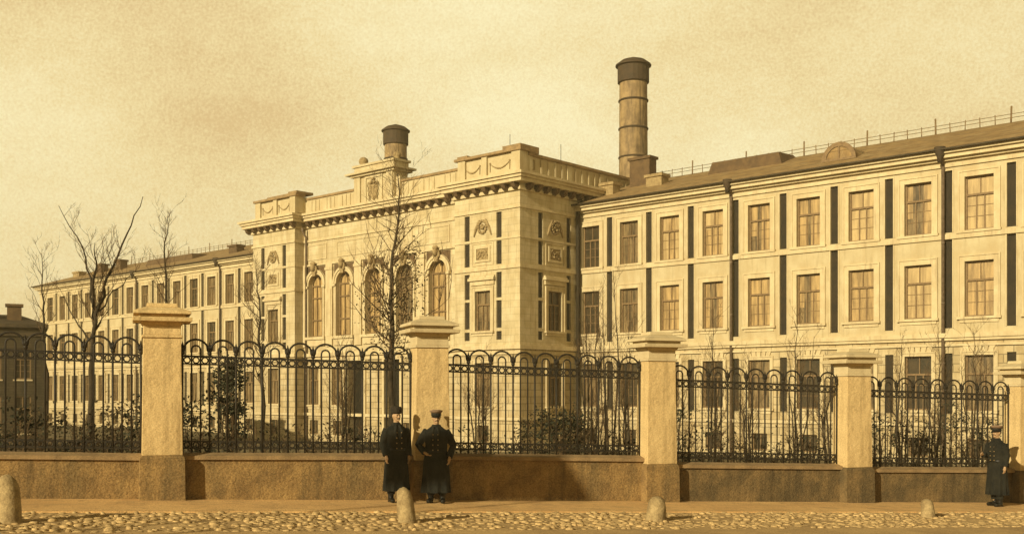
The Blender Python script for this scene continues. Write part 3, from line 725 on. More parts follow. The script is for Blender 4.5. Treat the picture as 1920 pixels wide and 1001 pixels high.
            b = MB(); z = rs(yc); b.box(xc - w / 2, xc + w / 2, yc - .4, yc + .4, z - .4, z + h); b.box(xc - w / 2 - .1, xc + w / 2 + .1, yc - .5, yc + .5, z + h, z + h + .18); b.build('chimney_stack', M['bracket'] if kind == 'stack' else M['relief'], root)
    return root
rw = [1.0 + 3 * k for k in range(12)]
def rmats(i, j):
    if j == 3: return M['glassdark']
    if j == 2: return M['glassdark'] if i % 2 else M['blind2']
    if i < 1: return M['glassdark']
    if i == 1: return M['blind2']
    return M['blind']
make_wing('right_wing', 'long three storey right wing with tall sash windows and dark slots between', 0, 36, rw, (11.28, 23.30), 'building', 0, rmats,
          [('dormer', 17.2, 1.2, 1.9, .95), ('hatch', 9.6, 4.2, 5.2, .75), ('stack', 1.8, 4.6, 1.6, 1.6), ('lump', 3.9, 3.2, 1.2, .45), ('lump', .9, 2.2, 1.0, .5)])
lw = [-34.0 - 2.98 * k for k in range(15)] + [-31.0]
def lmats(i, j):
    if j == 3: return M['glassdark']
    return M['blind2'] if (i * 7 + j * 3) % 5 else M['glassdark']
make_wing('left_wing', 'long receding left wing beyond the central block, running to the left', -78.4, -28, lw, (-41.4, -56.4), 'building', 0, lmats,
          [('lump', -74, 2.5, 1.4, .3), ('stack', -69.5, 3, 1.0, .7), ('stack', -65.3, 3, 1.0, .8), ('hatch', -54, 2, 9, .6), ('stack', -42.3, 2.2, 1.3, .45)])

# tall stove chimneys behind the central block
def tall_chimney(x, y, label):
    root = empty('tall_chimney', (x, y, -1.5)); tag(root, label, 'chimney', 'tall capped chimneys')
    H = 25.1 + 3.6; b = MB(); b.lathe([(1.12, -.5), (1.10, 16), (1.04, H - 2.1), (1.04, H - 1.7)], n=20, smooth=True); sh = b.build('shaft', M['chimney'], root)
    for z in (H - 3.35, H - 5.45, H - 7.6, H - 9.75, H - 11.9):
        b = MB(); b.lathe([(1.06, 0), (1.13, .03), (1.13, .13), (1.06, .16)], (0, 0, z), 20); b.build('band', M['chimneycap'], root)
    b = MB(); b.lathe([(1.12, H - 1.95), (1.18, H - 1.9), (1.18, H - .75), (1.34, H - .68), (1.34, H - .58), (.9, H - .25), (.15, H), (.05, H + .02)], n=20, smooth=False); b.build('cap', M['chimneycap'], root)
tall_chimney(9.1, 80, 'tall round chimney with dark conical cap behind the right wing roof')
tall_chimney(-10.9, 100, 'round chimney rising behind the crest of the central block')

# dark house at the far left
DY = 62; root = empty('dark_house', (at(-55, 700, DY).x, DY, ground(-31, DY)), R(25))
tag(root, 'low dark brick house at the left edge behind the railings', 'building')
H = 5.95 - root.location.z
b = MB(); Fh = lambda a, d, z: (a, -d, z)
hs = [(-2.2, -1.0, 1.2, 3.4, .2), (.4, 1.6, 1.2, 3.4, .2), (-2.2, -1.0, 4.4, 6.2, .2), (.4, 1.6, 4.4, 6.2, .2), (2.3, 3.2, 4.4, 6.2, .2), (2.3, 3.2, 1.2, 3.4, .2)]
b.facade(Fh, -4, 4, -.5, H, hs); b.add([(4, 0, -.5), (4, 8, -.5), (4, 8, H), (4, 0, H)], [(0, 1, 2, 3)]); b.add([(-4, 0, -.5), (-4, 8, -.5), (-4, 8, H), (-4, 0, H)], [(0, 1, 2, 3)])
b.build('wall', M['darkbrick'], root)
for h in hs: make_window(root, Fh, (h[0] + h[1]) / 2, h[1] - h[0], h[2], h[3], M['glassdark'], 'cross', sur=0, dep=.18)
b = MB(); b.box(-4.2, 4.15, -.25, 8.2, H, H + .2); b.box(-4.1, 4.05, -.12, 8.1, H - .5, H - .3); b.add([(-4.2, -.25, H + .2), (4.15, -.25, H + .2), (4.15, 8.2, H + .2), (-4.2, 8.2, H + .2), (-3, 4, H + 1.0), (2.6, 4, H + 1.0)], [(0, 1, 5, 4), (2, 3, 4, 5), (0, 4, 3), (1, 2, 5)]); rf = b.build('roof', M['roofdark'], root)
for x in (.1, 1.9): 
    b = MB(); b.box(x, x + .8, 1.5, 2.3, H + .2, H + 1.35); b.box(x - .1, x + .9, 1.4, 2.4, H + 1.35, H + 1.5); b.build('chimney', M['bracket'], rf)

# ------------------------------------------------------------------ trees and shrubs
def tree(name, label, cat, trunk, r0, seed, limbs=(), twn=26, twl=(1.2, .5), lean=.5, end=1.0, ltw=.5, leaves=None, tm='bark', group=None, rise=.9, start=.3, depth=3, wm='twig'):
    """trunk and limbs: world points; twigs are grown from them"""
    rn = random.Random(seed)
    o = Vector((trunk[0][0], trunk[0][1], ground(trunk[0][0], trunk[0][1]) - .05))
    root = empty(name, o); tag(root, label, cat, group)
    def wob(pts, k=4, a=.04):
        out = []
        for i in range(len(pts) - 1):
            p, q = Vector(pts[i]), Vector(pts[i + 1])
            for j in range(k): out.append(p.lerp(q, j / k) + Vector((rn.uniform(-a, a), rn.uniform(-a, a), 0)) * (1 if (i or j) else 0))
        out.append(Vector(pts[-1])); return out
    tp = wob([Vector(p) - o for p in trunk]); L = len(tp)
    tr = [r0 * (1 - .92 * (i / (L - 1)) ** .75) for i in range(L)]
    b = MB(); b.tube(tp, tr, 8); b.build('trunk', M[tm], root)
    tw = MB()
    paths = [(tp, tr)]
    for lp in limbs:
        pts, rad = lp; pp = wob([Vector(p) - o for p in pts], 4, .05); rr_ = [rad * (1 - .85 * i / (len(pp) - 1)) for i in range(len(pp))]
        b = MB(); b.tube(pp, rr_, 7); b.build('limb', M[tm], root); paths.append((pp, rr_))
    def grow(p, d, ln, r, dp):
        n = 5; pts = [p.copy()]; cur = p.copy(); dd = d.copy()
        for i in range(n):
            dd = (dd + Vector((rn.uniform(-.22, .22), rn.uniform(-.22, .22), rn.uniform(-.12, .25)))).normalized()
            cur = cur + dd * ln / n; pts.append(cur.copy())
        tw.tube(pts, [r * (1 - .75 * i / n) for i in range(n + 1)], 4 if dp < 2 else 5, False)
        if dp > 0:
            for k in range(rn.randint(2, 4)):
                i = rn.randint(1, n); sd_ = Vector((rn.uniform(-1, 1), rn.uniform(-1, 1), rn.uniform(-.1, .9))).normalized()
                grow(pts[i], (dd * .8 + sd_ * .8).normalized(), ln * rn.uniform(.35, .65), max(.0035, r * .55), dp - 1)
    for pi, (pp, rr_) in enumerate(paths):
        cnt = twn if pi == 0 else max(3, int(twn * ltw))
        for k in range(cnt):
            f = start + (end - start) * (k + rn.random()) / cnt if pi == 0 else .25 + .75 * rn.random()
            i = min(len(pp) - 2, int(f * (len(pp) - 1))); t = rn.random(); p = pp[i].lerp(pp[i + 1], t)
            an = rn.uniform(0, 2 * math.pi); d = Vector((math.cos(an), math.sin(an), rise * rn.uniform(.5, 1.3))).normalized()
            ln = twl[0] + (twl[1] - twl[0]) * f; ln *= rn.uniform(.6, 1.2)
            grow(p, d, ln, max(.006, min(.022, rr_[i] * .35)), depth - 1)
    t_ = tw.build('twigs', M[wm], root)
    if leaves:
        lf = MB()
        for cx, cy, cz_, cr, num in leaves:
            for k in range(num):
                p = Vector((cx, cy, cz_)) - o + Vector((rn.gauss(0, .5), rn.gauss(0, .5), rn.gauss(0, .6))) * cr
                d = Vector((rn.uniform(-1, 1), rn.uniform(-1, 1), rn.uniform(-1, .4))).normalized(); s_ = d.orthogonal().normalized(); l_ = rn.uniform(.05, .11)
                lf.add([p, p + d * l_ * .5 + s_ * l_ * .3, p + d * l_, p + d * l_ * .5 - s_ * l_ * .3], [(0, 1, 2, 3)])
        lf.build('leaves', M['leafdry'], root)
    return root
TB = 'trees and saplings planted behind the railings'
YB = 28
def base_pt(x, Y): X = (x - 960) / 2000 * Y; return (X, Y, ground(X, Y))
def ap(x, y, Y): return tuple(at(x, y, Y))
tree('bare_tree', 'tall bare young tree before the arched windows, left of the men', 'tree', [base_pt(733, YB), ap(735, 760, YB), ap(733, 620, YB), ap(736, 500, YB), ap(748, 400, YB), ap(745, 325, YB)], .115, 11, twn=56, twl=(2.1, .8), group=TB, rise=.8, start=.30, leaves=[(*ap(x_, y_, YB + dy_), r_, n_) for x_, y_, dy_, r_, n_ in ((765, 520, .3, .55, 160), (752, 570, -.3, .6, 220), (725, 610, 0, .6, 180), (770, 480, 0, .4, 90), (700, 560, .2, .45, 90), (745, 640, 0, .7, 260), (715, 500, 0, .3, 50))])
tree('bare_tree', 'big forked bare tree with two long poles in the leftmost bay', 'tree', [base_pt(168, 25), ap(170, 750, 25), ap(176, 640, 25), ap(180, 590, 25), ap(203, 520, 25), ap(238, 440, 25), ap(268, 368, 25)], .095, 12,
     limbs=[([ap(177, 610, 25), ap(172, 540, 25.3), ap(158, 465, 25.6), ap(110, 385, 26)], .038), ([ap(175, 575, 25), ap(180, 500, 24.6), ap(178, 455, 24.4)], .04), ([ap(178, 600, 25), ap(214, 545, 25.5), ap(262, 500, 26)], .025), ([ap(172, 640, 25), ap(140, 600, 25.4), ap(112, 540, 25.6)], .025)],
     twn=20, twl=(1.2, .4), group=TB, start=.36, end=.80, ltw=.35, rise=1.5)
tree('bare_tree', 'slender bare sapling beside the left corner of the central block', 'tree', [base_pt(495, 27), ap(494, 760, 27), ap(488, 640, 27), ap(484, 560, 27), ap(480, 505, 27)], .075, 13, twn=40, twl=(1.1, .5), group=TB, start=.3)
tree('bare_tree', 'bare tree top rising over the leftmost pillar', 'tree', [base_pt(312, 33), ap(314, 700, 33), ap(312, 560, 33), ap(310, 470, 33), ap(314, 405, 33)], .09, 14, twn=30, twl=(1.15, .5), group=TB, rise=1.4, start=.45)
tree('bare_tree', 'thin bare tree against the left end of the left wing', 'tree', [base_pt(84, 30), ap(86, 700, 30), ap(80, 600, 30), ap(80, 530, 30), ap(78, 475, 30)], .07, 15, twn=18, twl=(1.1, .5), group=TB, rise=1.6, start=.4)
# upright shrubs and saplings against the right wing
sp = [(1122, 545, 30, 21, 'tall twiggy sapling at the joint of central block and right wing'), (1150, 505, 31, 22, 'pale tall sapling crossing the first windows of the right wing'),
      (1098, 570, 29, 23, 'lower twiggy sapling beside the shaded flank'), (1334, 590, 29, 24, 'thin sapling under the first downpipe of the right wing'), (1494, 590, 30, 25, 'thin sapling under the round dormer, between two pillars'),
      (1758, 625, 30, 26, 'dark sapling under the second downpipe of the right wing'), (1826, 620, 31, 27, 'spreading twiggy sapling near the lone man'), (1262, 690, 28, 28, 'short sapling just right of the third pillar'),
      (1178, 610, 28, 29, 'short sapling just left of the third pillar'), (1406, 680, 29, 30, 'low twiggy sapling in the middle of the fourth bay'), (1560, 690, 29, 31, 'low sapling left of the fourth pillar'),
      (1690, 650, 30, 32, 'bushy sapling in front of the dark basement window at right'), (640, 640, 27, 33, 'small twiggy sapling left of the tallest young tree'), (905, 690, 27, 34, 'thin bare sapling crossing the front of the right pavilion')]
for (x, y, Y, sd_, lab) in sp:
    rn = random.Random(sd_); bp = base_pt(x, Y); top = ap(x, y, Y); X0 = bp[0]
    mid = ap(x + rn.uniform(-8, 8), (y + 850) / 2, Y)
    limbs = []
    for k in range(3):
        ox = rn.uniform(-38, 38); limbs.append(([base_pt(x + ox * .15, Y + rn.uniform(-.2, .2)), ap(x + ox * .6, 780, Y), ap(x + ox, y + rn.uniform(20, 110), Y + rn.uniform(-.6, .6))], .03))
    tree('sapling', lab, 'tree', [bp, mid, top], .045, sd_, limbs=limbs, twn=22, twl=(.9, .45), group=TB, rise=1.6, start=.25, depth=3)
def shrub(name, label, x, Y, h, w, seed, n=900, m='leafdark', shape='dome', leaf=.07, cat='shrub', group=None, bare=False):
    rn = random.Random(seed); bp = base_pt(x, Y); root = empty(name, (bp[0], bp[1], bp[2] - .03)); tag(root, label, cat, group)
    st = MB(); tips = []
    for k in range(16):
        a = rn.uniform(0, 6.28); rr_ = rn.random() ** .5 * w / 2; hz = h * rn.uniform(.6, 1)
        if shape == 'cone': rr_ *= .35
        else: hz *= 1 - .35 * (rr_ / (w / 2)) ** 2
        tip = Vector((rr_ * math.cos(a), rr_ * math.sin(a), hz)); mid = tip * .5 + Vector((rn.uniform(-.1, .1), rn.uniform(-.1, .1), 0))
        st.tube([(tip.x * .1, tip.y * .1, 0), mid, tip, tip + Vector((rn.uniform(-.15, .15), rn.uniform(-.1, .1), rn.uniform(.05, .25)))], [.022, .014, .008, .003], 4, False); tips += [tip, mid, tip.lerp(mid, .5)]
    for k in range(260 if bare else 60):
        p = rn.choice(tips); d = Vector((rn.uniform(-1, 1), rn.uniform(-1, 1), rn.uniform(-.1, 1.2))).normalized() * rn.uniform(.15, .4)
        st.tube([p, p + d * .5 + Vector((0, 0, .02)), p + d], [.007, .005, .002], 3, False)
    st.build('stems', M['twig'], root)
    lf = MB(); cl = []
    for k in range(26):
        t = rn.random(); a = rn.uniform(0, 6.28)
        rad = (w / 2) * ((1 - t) ** .8 if shape == 'cone' else math.sqrt(max(.05, 1 - (t * .95) ** 2)))
        q_ = rn.random() ** .5; cl.append((Vector((rad * q_ * math.cos(a), rad * q_ * math.sin(a), h * (.06 + .92 * t))), rn.uniform(.10, .24) * (w / 1.2)))
    for k in range(n):
        c, cr = rn.choice(cl); p = c + Vector((rn.gauss(0, 1), rn.gauss(0, 1), rn.gauss(0, .8))) * cr * .62
        if p.z < 0: p.z = -p.z * .5
        d = Vector((rn.uniform(-1, 1), rn.uniform(-1, 1), rn.uniform(-.6, 1))).normalized(); s_ = d.orthogonal().normalized(); l_ = leaf * rn.uniform(.6, 1.5)
        lf.add([p, p + d * l_ * .5 + s_ * l_ * .28, p + d * l_, p + d * l_ * .5 - s_ * l_ * .28], [(0, 1, 2, 3)])
    lf.build('foliage', M[m], root)
shrub('evergreen_shrub', 'tall dark pointed evergreen right of the leftmost pillar', 430, 25, 3.25, 1.7, 41, 3000, shape='cone', leaf=.09, cat='shrub')
LG = 'low shrubs behind the street wall'
for (x, Y, h, w, sd_, n, m, lab) in (
        (30, 22, 1.35, 1.5, 50, 900, 'leafdark', 'dark low bush behind the railing at the left edge'), (95, 23, 1.2, 1.5, 51, 600, 'leafdry', 'scraggy bush between left edge and the forked tree'),
        (140, 22.5, 1.05, 1.2, 52, 500, 'leafdark', 'small dark bush at the foot of the forked tree'), (215, 23.5, 1.35, 1.6, 53, 600, 'leafdry', 'twiggy bush right of the forked tree'),
        (252, 23, 1.6, 1.3, 54, 800, 'leafdark', 'dark bush tucked against the leftmost pillar on its left'), (358, 23.5, 1.5, 1.0, 55, 700, 'leafdark', 'dark bush tucked against the leftmost pillar on its right'),
        (480, 24, 1.2, 1.4, 56, 600, 'leafdark', 'low bush at the foot of the pointed evergreen'), (555, 24.5, 1.05, 1.5, 57, 450, 'leafdry', 'thin dry bush in the middle of the second bay'),
        (628, 24.5, 1.15, 1.4, 58, 500, 'leafdry', 'dry bush left of the dark doorway'), (690, 24.5, 1.2, 1.2, 59, 600, 'leafdark', 'dark bush at the foot of the tallest young tree'),
        (885, 25.5, 1.2, 1.3, 60, 500, 'leafdark', 'low dark bush under the front of the right pavilion'), (1015, 26, 1.55, 1.6, 61, 1500, 'leafdark', 'dense dark bush left of the shaded flank basement window'),
        (1062, 26.5, 1.6, 1.4, 62, 1300, 'leafdark', 'dense dark bush under the shaded flank'), (1105, 27, 1.5, 1.3, 63, 600, 'leafdry', 'loose bush at the joint of the two buildings'),
        (1172, 26.5, 1.4, 1.2, 64, 600, 'leafdark', 'dark bush left of the third pillar'), (1285, 26.5, 1.75, 1.3, 65, 900, 'leafdark', 'dark bush right of the third pillar'),
        (1345, 27, 1.4, 1.4, 66, 700, 'leafdark', 'dark bush under the first downpipe'), (1420, 27.5, 1.1, 1.5, 67, 400, 'leafdry', 'thin bush in the middle of the fourth bay'),
        (1505, 27.5, 1.3, 1.5, 68, 800, 'leafdark', 'dark bush right of centre in the fourth bay'), (1652, 28.5, 1.9, 1.2, 69, 800, 'leafdark', 'dark bush right of the fourth pillar'),
        (1705, 28.5, 1.8, 1.3, 70, 600, 'leafdark', 'dark bush before a basement window near the right edge'), (1768, 29, 2.3, 1.2, 71, 1100, 'leafdark', 'tall dark bush under the second downpipe'),
        (1835, 29.5, 2.0, 1.7, 72, 1300, 'leafdark', 'wide dark bush behind the lone man')):
    shrub('low_shrub', lab, x, Y, h + street_z(sq(*base_pt(x, Y)[:2])[0]) - base_pt(x, Y)[2] + .25, w * 1.15, sd_, int(n * (.85 if x < 500 else (.9 if x in (1015, 1062) else .55))), m, group=LG, leaf=.08, bare=True)

# ------------------------------------------------------------------ people
def person(x, yfeet, Y, rz, H, label, pose, hat, seed=1):
    """pose: dict with hands (local, facing -y), elbows; coat hem height. One remeshed body; clothes are children."""
    X = (x - 960) / 2000 * Y; gz = ground(X, Y) + (.0 if sq(X, Y)[1] < 2.15 else 0)
    k = H / 1.78
    b = MB()
    def V(a): return (a[0] * k, a[1] * k, a[2] * k)
    def T(pts, rads, n=12): b.tube([V(p) for p in pts], [r * k for r in rads], n)
    hd = pose.get('turn', 0)
    ch, sh = math.cos(hd), math.sin(hd)
    def Hd(p): return ((p[0] * ch - p[1] * sh), (p[0] * sh + p[1] * ch) - .01, p[2])
    # torso, pelvis, neck
    b.lathe([(.10 * k, .84 * k), (.165 * k, .90 * k), (.15 * k, 1.05 * k), (.165 * k, 1.25 * k), (.155 * k, 1.36 * k), (.10 * k, 1.43 * k), (.06 * k, 1.47 * k)], n=16, sx=1.08, sy=.68)
    T([(0, .0, 1.44), (0, -.005, 1.60)], [.058, .055])
    # head: skull, jaw, nose, brows, lips, ears
    b.ball(V(Hd((0, .012, 1.665))), (.076 * k, .094 * k, .108 * k), 10, 14); b.ball(V(Hd((0, -.028, 1.605))), (.055 * k, .06 * k, .062 * k), 8, 12)
    T([Hd((0, -.078, 1.665)), Hd((0, -.102, 1.632)), Hd((0, -.085, 1.622))], [.010, .016, .012], 8)
    for sg in (-1, 1):
        b.ball(V(Hd((sg * .03, -.072, 1.682))), (.022 * k, .014 * k, .008 * k), 5, 8); b.ball(V(Hd((sg * .078, .01, 1.655))), (.012 * k, .018 * k, .032 * k), 6, 8)
        b.ball(V(Hd((sg * .04, -.06, 1.64))), (.02 * k, .02 * k, .016 * k), 5, 8)
    b.ball(V(Hd((0, -.086, 1.60))), (.024 * k, .010 * k, .008 * k), 5, 8); b.ball(V(Hd((0, -.078, 1.565))), (.02 * k, .016 * k, .016 * k), 5, 8)
    # legs
    for sg in (-1, 1):
        f = pose['feet'][0 if sg < 0 else 1]
        T([(sg * .085, 0, .92), (sg * .095, -.015, .50), (f[0], f[1] + .02, .10)], [.088, .058, .042])
        T([(f[0], f[1] + .05, .06), (f[0] + sg * .02, f[1] - .10, .045), (f[0] + sg * .03, f[1] - .17, .035)], [.045, .042, .028], 10)
    hands = []
    for i, sg in enumerate((-1, 1)):
        shp = (sg * .165, .01, 1.38); el = pose['elbow'][i]; wr = pose['wrist'][i]
        T([shp, el, wr], [.045, .040, .028]); hands.append((Vector(el), Vector(wr), sg))
    for i, (el, wr, sg) in enumerate(hands):
        d = Vector(pose['hdir'][i]).normalized() if pose.get('hdir') else (wr - el).normalized()
        side = Vector(pose['thumb'][i]).normalized(); side = (side - d * side.dot(d)).normalized(); nrm = d.cross(side)
        T([wr, wr + d * .03, wr + d * .085], [.024, .030, .028], 10)
        for q_, (off, ln) in enumerate(((.026, .072), (.009, .080), (-.009, .074), (-.026, .058))):
            p0 = wr + d * .085 + side * off; c = nrm * (1 if sg > 0 else -1)
            T([p0 - d * .02, p0 + d * ln * .45 + c * .004, p0 + d * ln * .78 + c * .018, p0 + d * ln * .9 + c * .034], [.0095, .009, .0085, .007], 6)
        T([wr + d * .02 + side * .02, wr + d * .05 + side * .045, wr + d * .085 + side * .052], [.012, .011, .008], 6)
    body = b.build('person', M['skin']); body.location = (X, Y, gz); body.rotation_euler = (0, 0, rz)
    tag(body, label, 'person')
    m = body.modifiers.new('r', 'REMESH'); m.mode = 'VOXEL'; m.voxel_size = .0075; m.use_smooth_shade = True
    m = body.modifiers.new('s', 'SMOOTH'); m.factor = .5; m.iterations = 2
    # trousers and boots
    def garment(mb, name, m_, vox=.012, it=3):
        o = mb.build(name, m_, body); r_ = o.modifiers.new('r', 'REMESH'); r_.mode = 'VOXEL'; r_.voxel_size = vox; r_.use_smooth_shade = True
        s_ = o.modifiers.new('s', 'SMOOTH'); s_.factor = .5; s_.iterations = it; return o
    b = MB(); rn = random.Random(seed)
    for sg in (-1, 1):
        f = pose['feet'][0 if sg < 0 else 1]
        T([(sg * .088, 0, .95), (sg * .10, -.012, .52), (f[0], f[1] + .02, .16)], [.112, .088, .078])
    T([(0, 0, .88), (0, 0, 1.0)], [.15, .15]); garment(b, 'trousers', M['cloth'])
    for sg in (-1, 1):
        b = MB(); f = pose['feet'][0 if sg < 0 else 1]
        T([(f[0], f[1] + .02, .30), (f[0], f[1] + .03, .10), (f[0], f[1] + .04, .055)], [.066, .055, .055]); T([(f[0], f[1] + .06, .05), (f[0] + sg * .02, f[1] - .10, .048), (f[0] + sg * .035, f[1] - .185, .042)], [.052, .052, .036], 10)
        b.box((f[0] - .04) * k, (f[0] + .04) * k, (f[1] + .02) * k, (f[1] + .10) * k, 0, .04 * k); garment(b, 'boot', M['leather'], .009)
    # coat: ringed loft with folds, sleeves
    b = MB(); hem = pose['hem']; n = 40; rings = []
    prof = [(hem, .235, .19), (hem + .25, .222, .175), (.85, .205, .155), (1.02, .178, .135), (1.15, .180, .138), (1.30, .205, .145), (1.40, .205, .13), (1.455, .13, .095), (1.50, .082, .078), (1.525, .074, .07)]
    prof = [p for i, p in enumerate(prof) if i == 0 or p[0] > prof[i - 1][0] + .01]
    if hem > .7: prof = [(hem, .215, .165), (.95, .190, .145)] + [p for p in prof if p[0] > 1.0]
    vs = []
    for z, rx, ry in prof:
        fold = max(0, (1.05 - z)) * .12
        for i in range(n):
            t = 2 * math.pi * i / n; w = 1 + fold * math.sin(t * 9 + seed) + fold * .6 * math.sin(t * 5 + seed * 2)
            cx = pose.get('sway', 0) * (z - .9)
            vs.append(((rx * pose.get('bulk', 1.1) * w * math.cos(t) + cx) * k, (ry * w * math.sin(t)) * k, z * k))
    fs = [(i * n + j, i * n + (j + 1) % n, (i + 1) * n + (j + 1) % n, (i + 1) * n + j) for i in range(len(prof) - 1) for j in range(n)] + [tuple(range(n))[::-1], tuple((len(prof) - 1) * n + j for j in range(n))]
    b.add(vs, fs, True)
    for i, sg in enumerate((-1, 1)):
        el = Vector(pose['elbow'][i]); wr = Vector(pose['wrist'][i]); s0 = Vector((sg * .175, .01, 1.405))
        T([s0, s0.lerp(el, .5) + Vector((sg * .01, 0, 0)), el, el.lerp(wr, .5), wr - (wr - el).normalized() * .005], [.088, .084, .074, .068, .060], 12)
        T([wr - (wr - el).normalized() * .09, wr], [.066, .064], 12)
    # collar and lapels
    T([(0, 0, 1.47), (0, 0, 1.535)], [.082, .076], 14)
    for sg in (-1, 1): T([(sg * .035, -.085, 1.48), (sg * .07, -.14, 1.36), (sg * .03, -.15, 1.20)], [.022, .026, .012], 8)
    garment(b, 'coat', M['cloth'], .010, 1)
    for sg in (-1, 1):
        for z in (1.34, 1.24, 1.14, 1.04):
            bt = MB(); bt.ball(V((sg * .05, -.155 if z < 1.3 else -.150, z)), .013 * k, 5, 8); bt.build('button', M['brass'], body)
    b = MB()
    bl = [(.185, .99), (.185, 1.04)]; b.lathe([(.186 * k, .995 * k), (.188 * k, 1.0 * k), (.188 * k, 1.035 * k), (.186 * k, 1.04 * k)], n=24, sy=.80); b.build('belt', M['leather'], body)
    # hair and hat
    b = MB(); b.ball(V(Hd((0, .035, 1.685))), (.083 * k, .088 * k, .105 * k), 9, 14)
    b.build('hair', M['hair'], body)
    if pose.get('beard'):
        b = MB(); b.ball(V(Hd((0, -.045, 1.575))), (.055 * k, .05 * k, .055 * k), 8, 12, .06); b.ball(V(Hd((0, -.095, 1.612))), (.035 * k, .012 * k, .010 * k), 5, 8); b.build('beard', M['hair'], body)
    for sg in (-1, 1):
        b = MB(); b.ball(V(Hd((sg * .031, -.079, 1.667))), (.015 * k, .008 * k, .007 * k), 5, 8); b.build('eye', M['hair'], body)
    b = MB(); b.tube([V(Hd((x_, -.094 + abs(x_) * .6, 1.612 - abs(x_) * .25))) for x_ in (-.042, -.02, 0, .02, .042)], [.004 * k, .010 * k, .010 * k, .010 * k, .004 * k], 6); b.build('moustache', M['hair'], body)
    c = V(Hd((0, .012, 0)))
    if hat == 'cap':
        b = MB(); b.lathe([(.090 * k, 1.70 * k), (.096 * k, 1.71 * k), (.098 * k, 1.755 * k), (.095 * k, 1.765 * k)], c, 20, sy=1.12); cp = b.build('cap', M['capband'], body)
        b = MB(); b.lathe([(.096 * k, 1.755 * k), (.128 * k, 1.795 * k), (.130 * k, 1.81 * k), (.06 * k, 1.825 * k)], c, 20, sy=1.10); b.build('crown', M['capcloth'], cp)
        b = MB(); vs = []
        for i in range(11):
            t = math.pi + math.pi * i / 10
            vs += [V(Hd((.088 * math.cos(t), .012 + .1 * math.sin(t), 1.708))), V(Hd((.093 * math.cos(t), .012 + .158 * math.sin(t), 1.682))), V(Hd((.093 * math.cos(t), .012 + .158 * math.sin(t), 1.676))), V(Hd((.088 * math.cos(t), .012 + .1 * math.sin(t), 1.700)))]
        b.add(vs, [(i * 4 + j, i * 4 + 4 + j, i * 4 + 4 + (j + 1) % 4, i * 4 + (j + 1) % 4) for i in range(10) for j in range(4)], True); b.build('peak', M['leather'], cp)
    else:
        b = MB(); b.lathe([(.094 * k, 1.70 * k), (.105 * k, 1.72 * k), (.108 * k, 1.80 * k), (.09 * k, 1.835 * k), (.03 * k, 1.845 * k)], c, 18, sy=1.08); b.build('fur_hat', M['hair'], body)
    return body
person(743, 942, 20.3, R(28), 1.76, 'man in a long black greatcoat standing left of the pillar, arms hanging', dict(
    elbow=[(-.26, .03, 1.13), (.25, .03, 1.13)], wrist=[(-.23, -.06, .90), (.24, -.05, .89)], thumb=[(.3, -1, 0), (-.3, -1, 0)], hdir=[(.0, -.1, -1), (0, -.1, -1)],
    feet=[(-.10, 0), (.10, -.04)], hem=.22, turn=R(10)), 'fur', 1)
person(818, 945, 20.45, R(-2), 1.74, 'man in a peaked cap and short buttoned coat with elbows out before the pillar', dict(
    elbow=[(-.36, .08, 1.13), (.33, .05, 1.12)], wrist=[(-.22, -.10, .99), (.27, -.10, .90)], thumb=[(0, -1, .3), (-.4, -1, 0)], hdir=[(.8, -.25, -.5), (-.1, -.2, -1)],
    feet=[(-.11, 0), (.12, -.02)], hem=.20, bulk=1.2, turn=R(15)), 'cap', 2)
person(1869, 950, 24.6, R(-62), 1.82, 'lone man in a dark cap and long coat at the right edge, hand held forward', dict(
    elbow=[(-.22, -.06, 1.13), (.22, .04, 1.13)], wrist=[(-.13, -.30, 1.17), (.24, -.04, .90)], thumb=[(.2, 0, 1), (0, -1, 0)], hdir=[(.25, -.9, .1), (0, -.1, -1)],
    feet=[(-.09, .03), (.10, -.05)], hem=.26, turn=0), 'cap', 3)

# ------------------------------------------------------------------ unseen board added behind the camera, shaped to shade the wall by the men
Ls = 25.0; sund = Vector((SUN.x * math.cos(SUN_EL), SUN.y * math.cos(SUN_EL), math.sin(SUN_EL))).normalized()
def wallpt(s, z): p = fpos(s) + Vector((.339, -.941)) * .1; return Vector((p.x, p.y, street_z(s) + z))
q4 = [wallpt(-.35, .02), wallpt(3.42, .0), wallpt(2.72, 1.0), wallpt(-.3, .98)]
top4 = [p + sund * Ls for p in q4]
o_ = Vector((top4[0].x, top4[0].y, ground(top4[0].x, top4[0].y)))
root = empty('shadow_blocker', o_); tag(root, 'added unseen shadow hoarding on two posts across the street behind the camera', 'blocker')
b = MB(); nn = Vector((.339, -.941, 0)) * .05
b.add([p - o_ for p in top4] + [p - o_ + nn for p in top4], [(0, 1, 2, 3), (7, 6, 5, 4), (0, 1, 5, 4), (1, 2, 6, 5), (2, 3, 7, 6), (3, 0, 4, 7)]); b.build('board', M['sash'], root)
for f in (.25, .75):
    p = top4[0].lerp(top4[1], f) - o_; b = MB(); b.tube([(p.x, p.y, -1), (p.x, p.y, p.z + .4)], .045, 6); b.build('post', M['sash'], root)

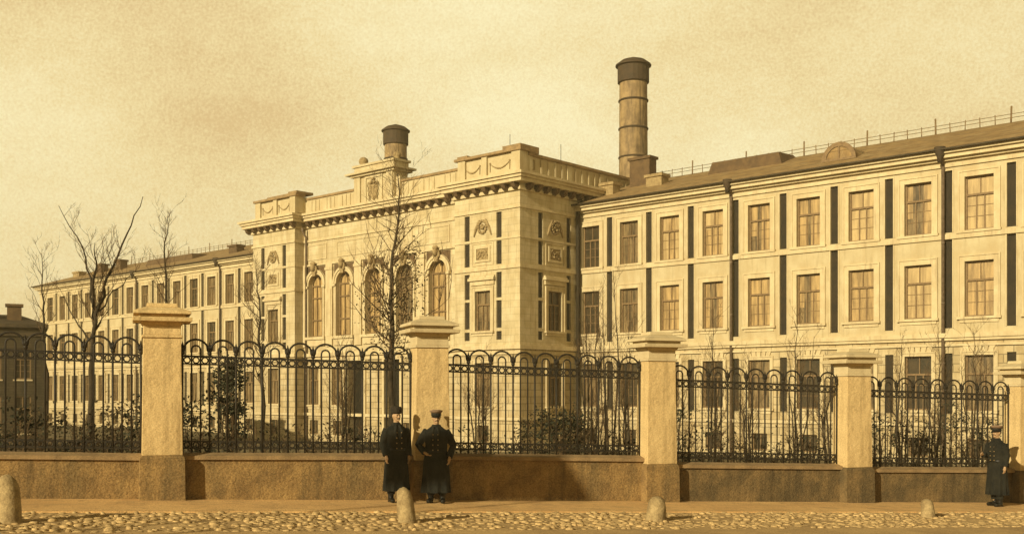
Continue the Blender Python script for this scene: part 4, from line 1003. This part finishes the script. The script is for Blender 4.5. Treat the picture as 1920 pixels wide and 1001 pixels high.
# ------------------------------------------------------------------ the houses across the street, behind the camera: they close off the low sky
b_ = None
for i_, (hx, hw, hh, lab) in enumerate(((-46, 30, 9.5, 'long low house across the street, far to the left behind the camera'), (-13, 34, 8.6, 'long low house across the street right behind the camera'), (24, 38, 10, 'long low house across the street, to the right behind the camera'))):
    root = empty('street_house', (hx, -13 + .36 * hx, ground(hx, -13 + .36 * hx)), FA + math.pi); tag(root, lab, 'building', 'houses across the street')
    b = MB(); Fo = lambda a, d, z: (a, -d, z); hs = []
    nw = int(hw / 3.4)
    for q_ in range(nw):
        cx = -hw / 2 + (q_ + .5) * hw / nw
        hs += [(cx - .6, cx + .6, 1.2, 3.2, .2), (cx - .6, cx + .6, 4.8, 6.8, .2)]
    b.facade(Fo, -hw / 2, hw / 2, -2, hh, hs); b.add([(-hw / 2, 0, -2), (-hw / 2, 10, -2), (-hw / 2, 10, hh), (-hw / 2, 0, hh)], [(0, 1, 2, 3)]); b.add([(hw / 2, 0, -2), (hw / 2, 10, -2), (hw / 2, 10, hh), (hw / 2, 0, hh)], [(0, 1, 2, 3)])
    b.build('wall', M['darkbrick'], root)
    b = MB(); b.fbox(Fo, -hw / 2 + .2, hw / 2 - .2, -.26, -.2, .5, hh - .5); b.build('panes', M['glassdark'], root)
    b = MB(); b.add([(-hw / 2 - .4, -.5, hh), (hw / 2 + .4, -.5, hh), (hw / 2 + .4, 10.5, hh), (-hw / 2 - .4, 10.5, hh), (-hw / 2 + 2, 5, hh + 1.8), (hw / 2 - 2, 5, hh + 1.8)], [(0, 1, 5, 4), (2, 3, 4, 5), (0, 4, 3), (1, 2, 5), (0, 3, 2, 1)]); b.build('roof', M['roofdark'], root)

# ------------------------------------------------------------------ dusty air
b = MB(); b.box(-200, 260, -60, 330, -25, 34)
hm = bpy.data.materials.new('dusty air'); hm.use_nodes = True; hn = hm.node_tree.nodes; hl = hm.node_tree.links
hn.remove(hn['Principled BSDF']); pv = hn.new('ShaderNodeVolumePrincipled'); pv.inputs['Density'].default_value = .0010
pv.inputs['Color'].default_value = (.95, .78, .45, 1); hl.new(pv.outputs[0], hn['Material Output'].inputs['Volume'])
tag(b.build('haze', hm), kind='stuff')
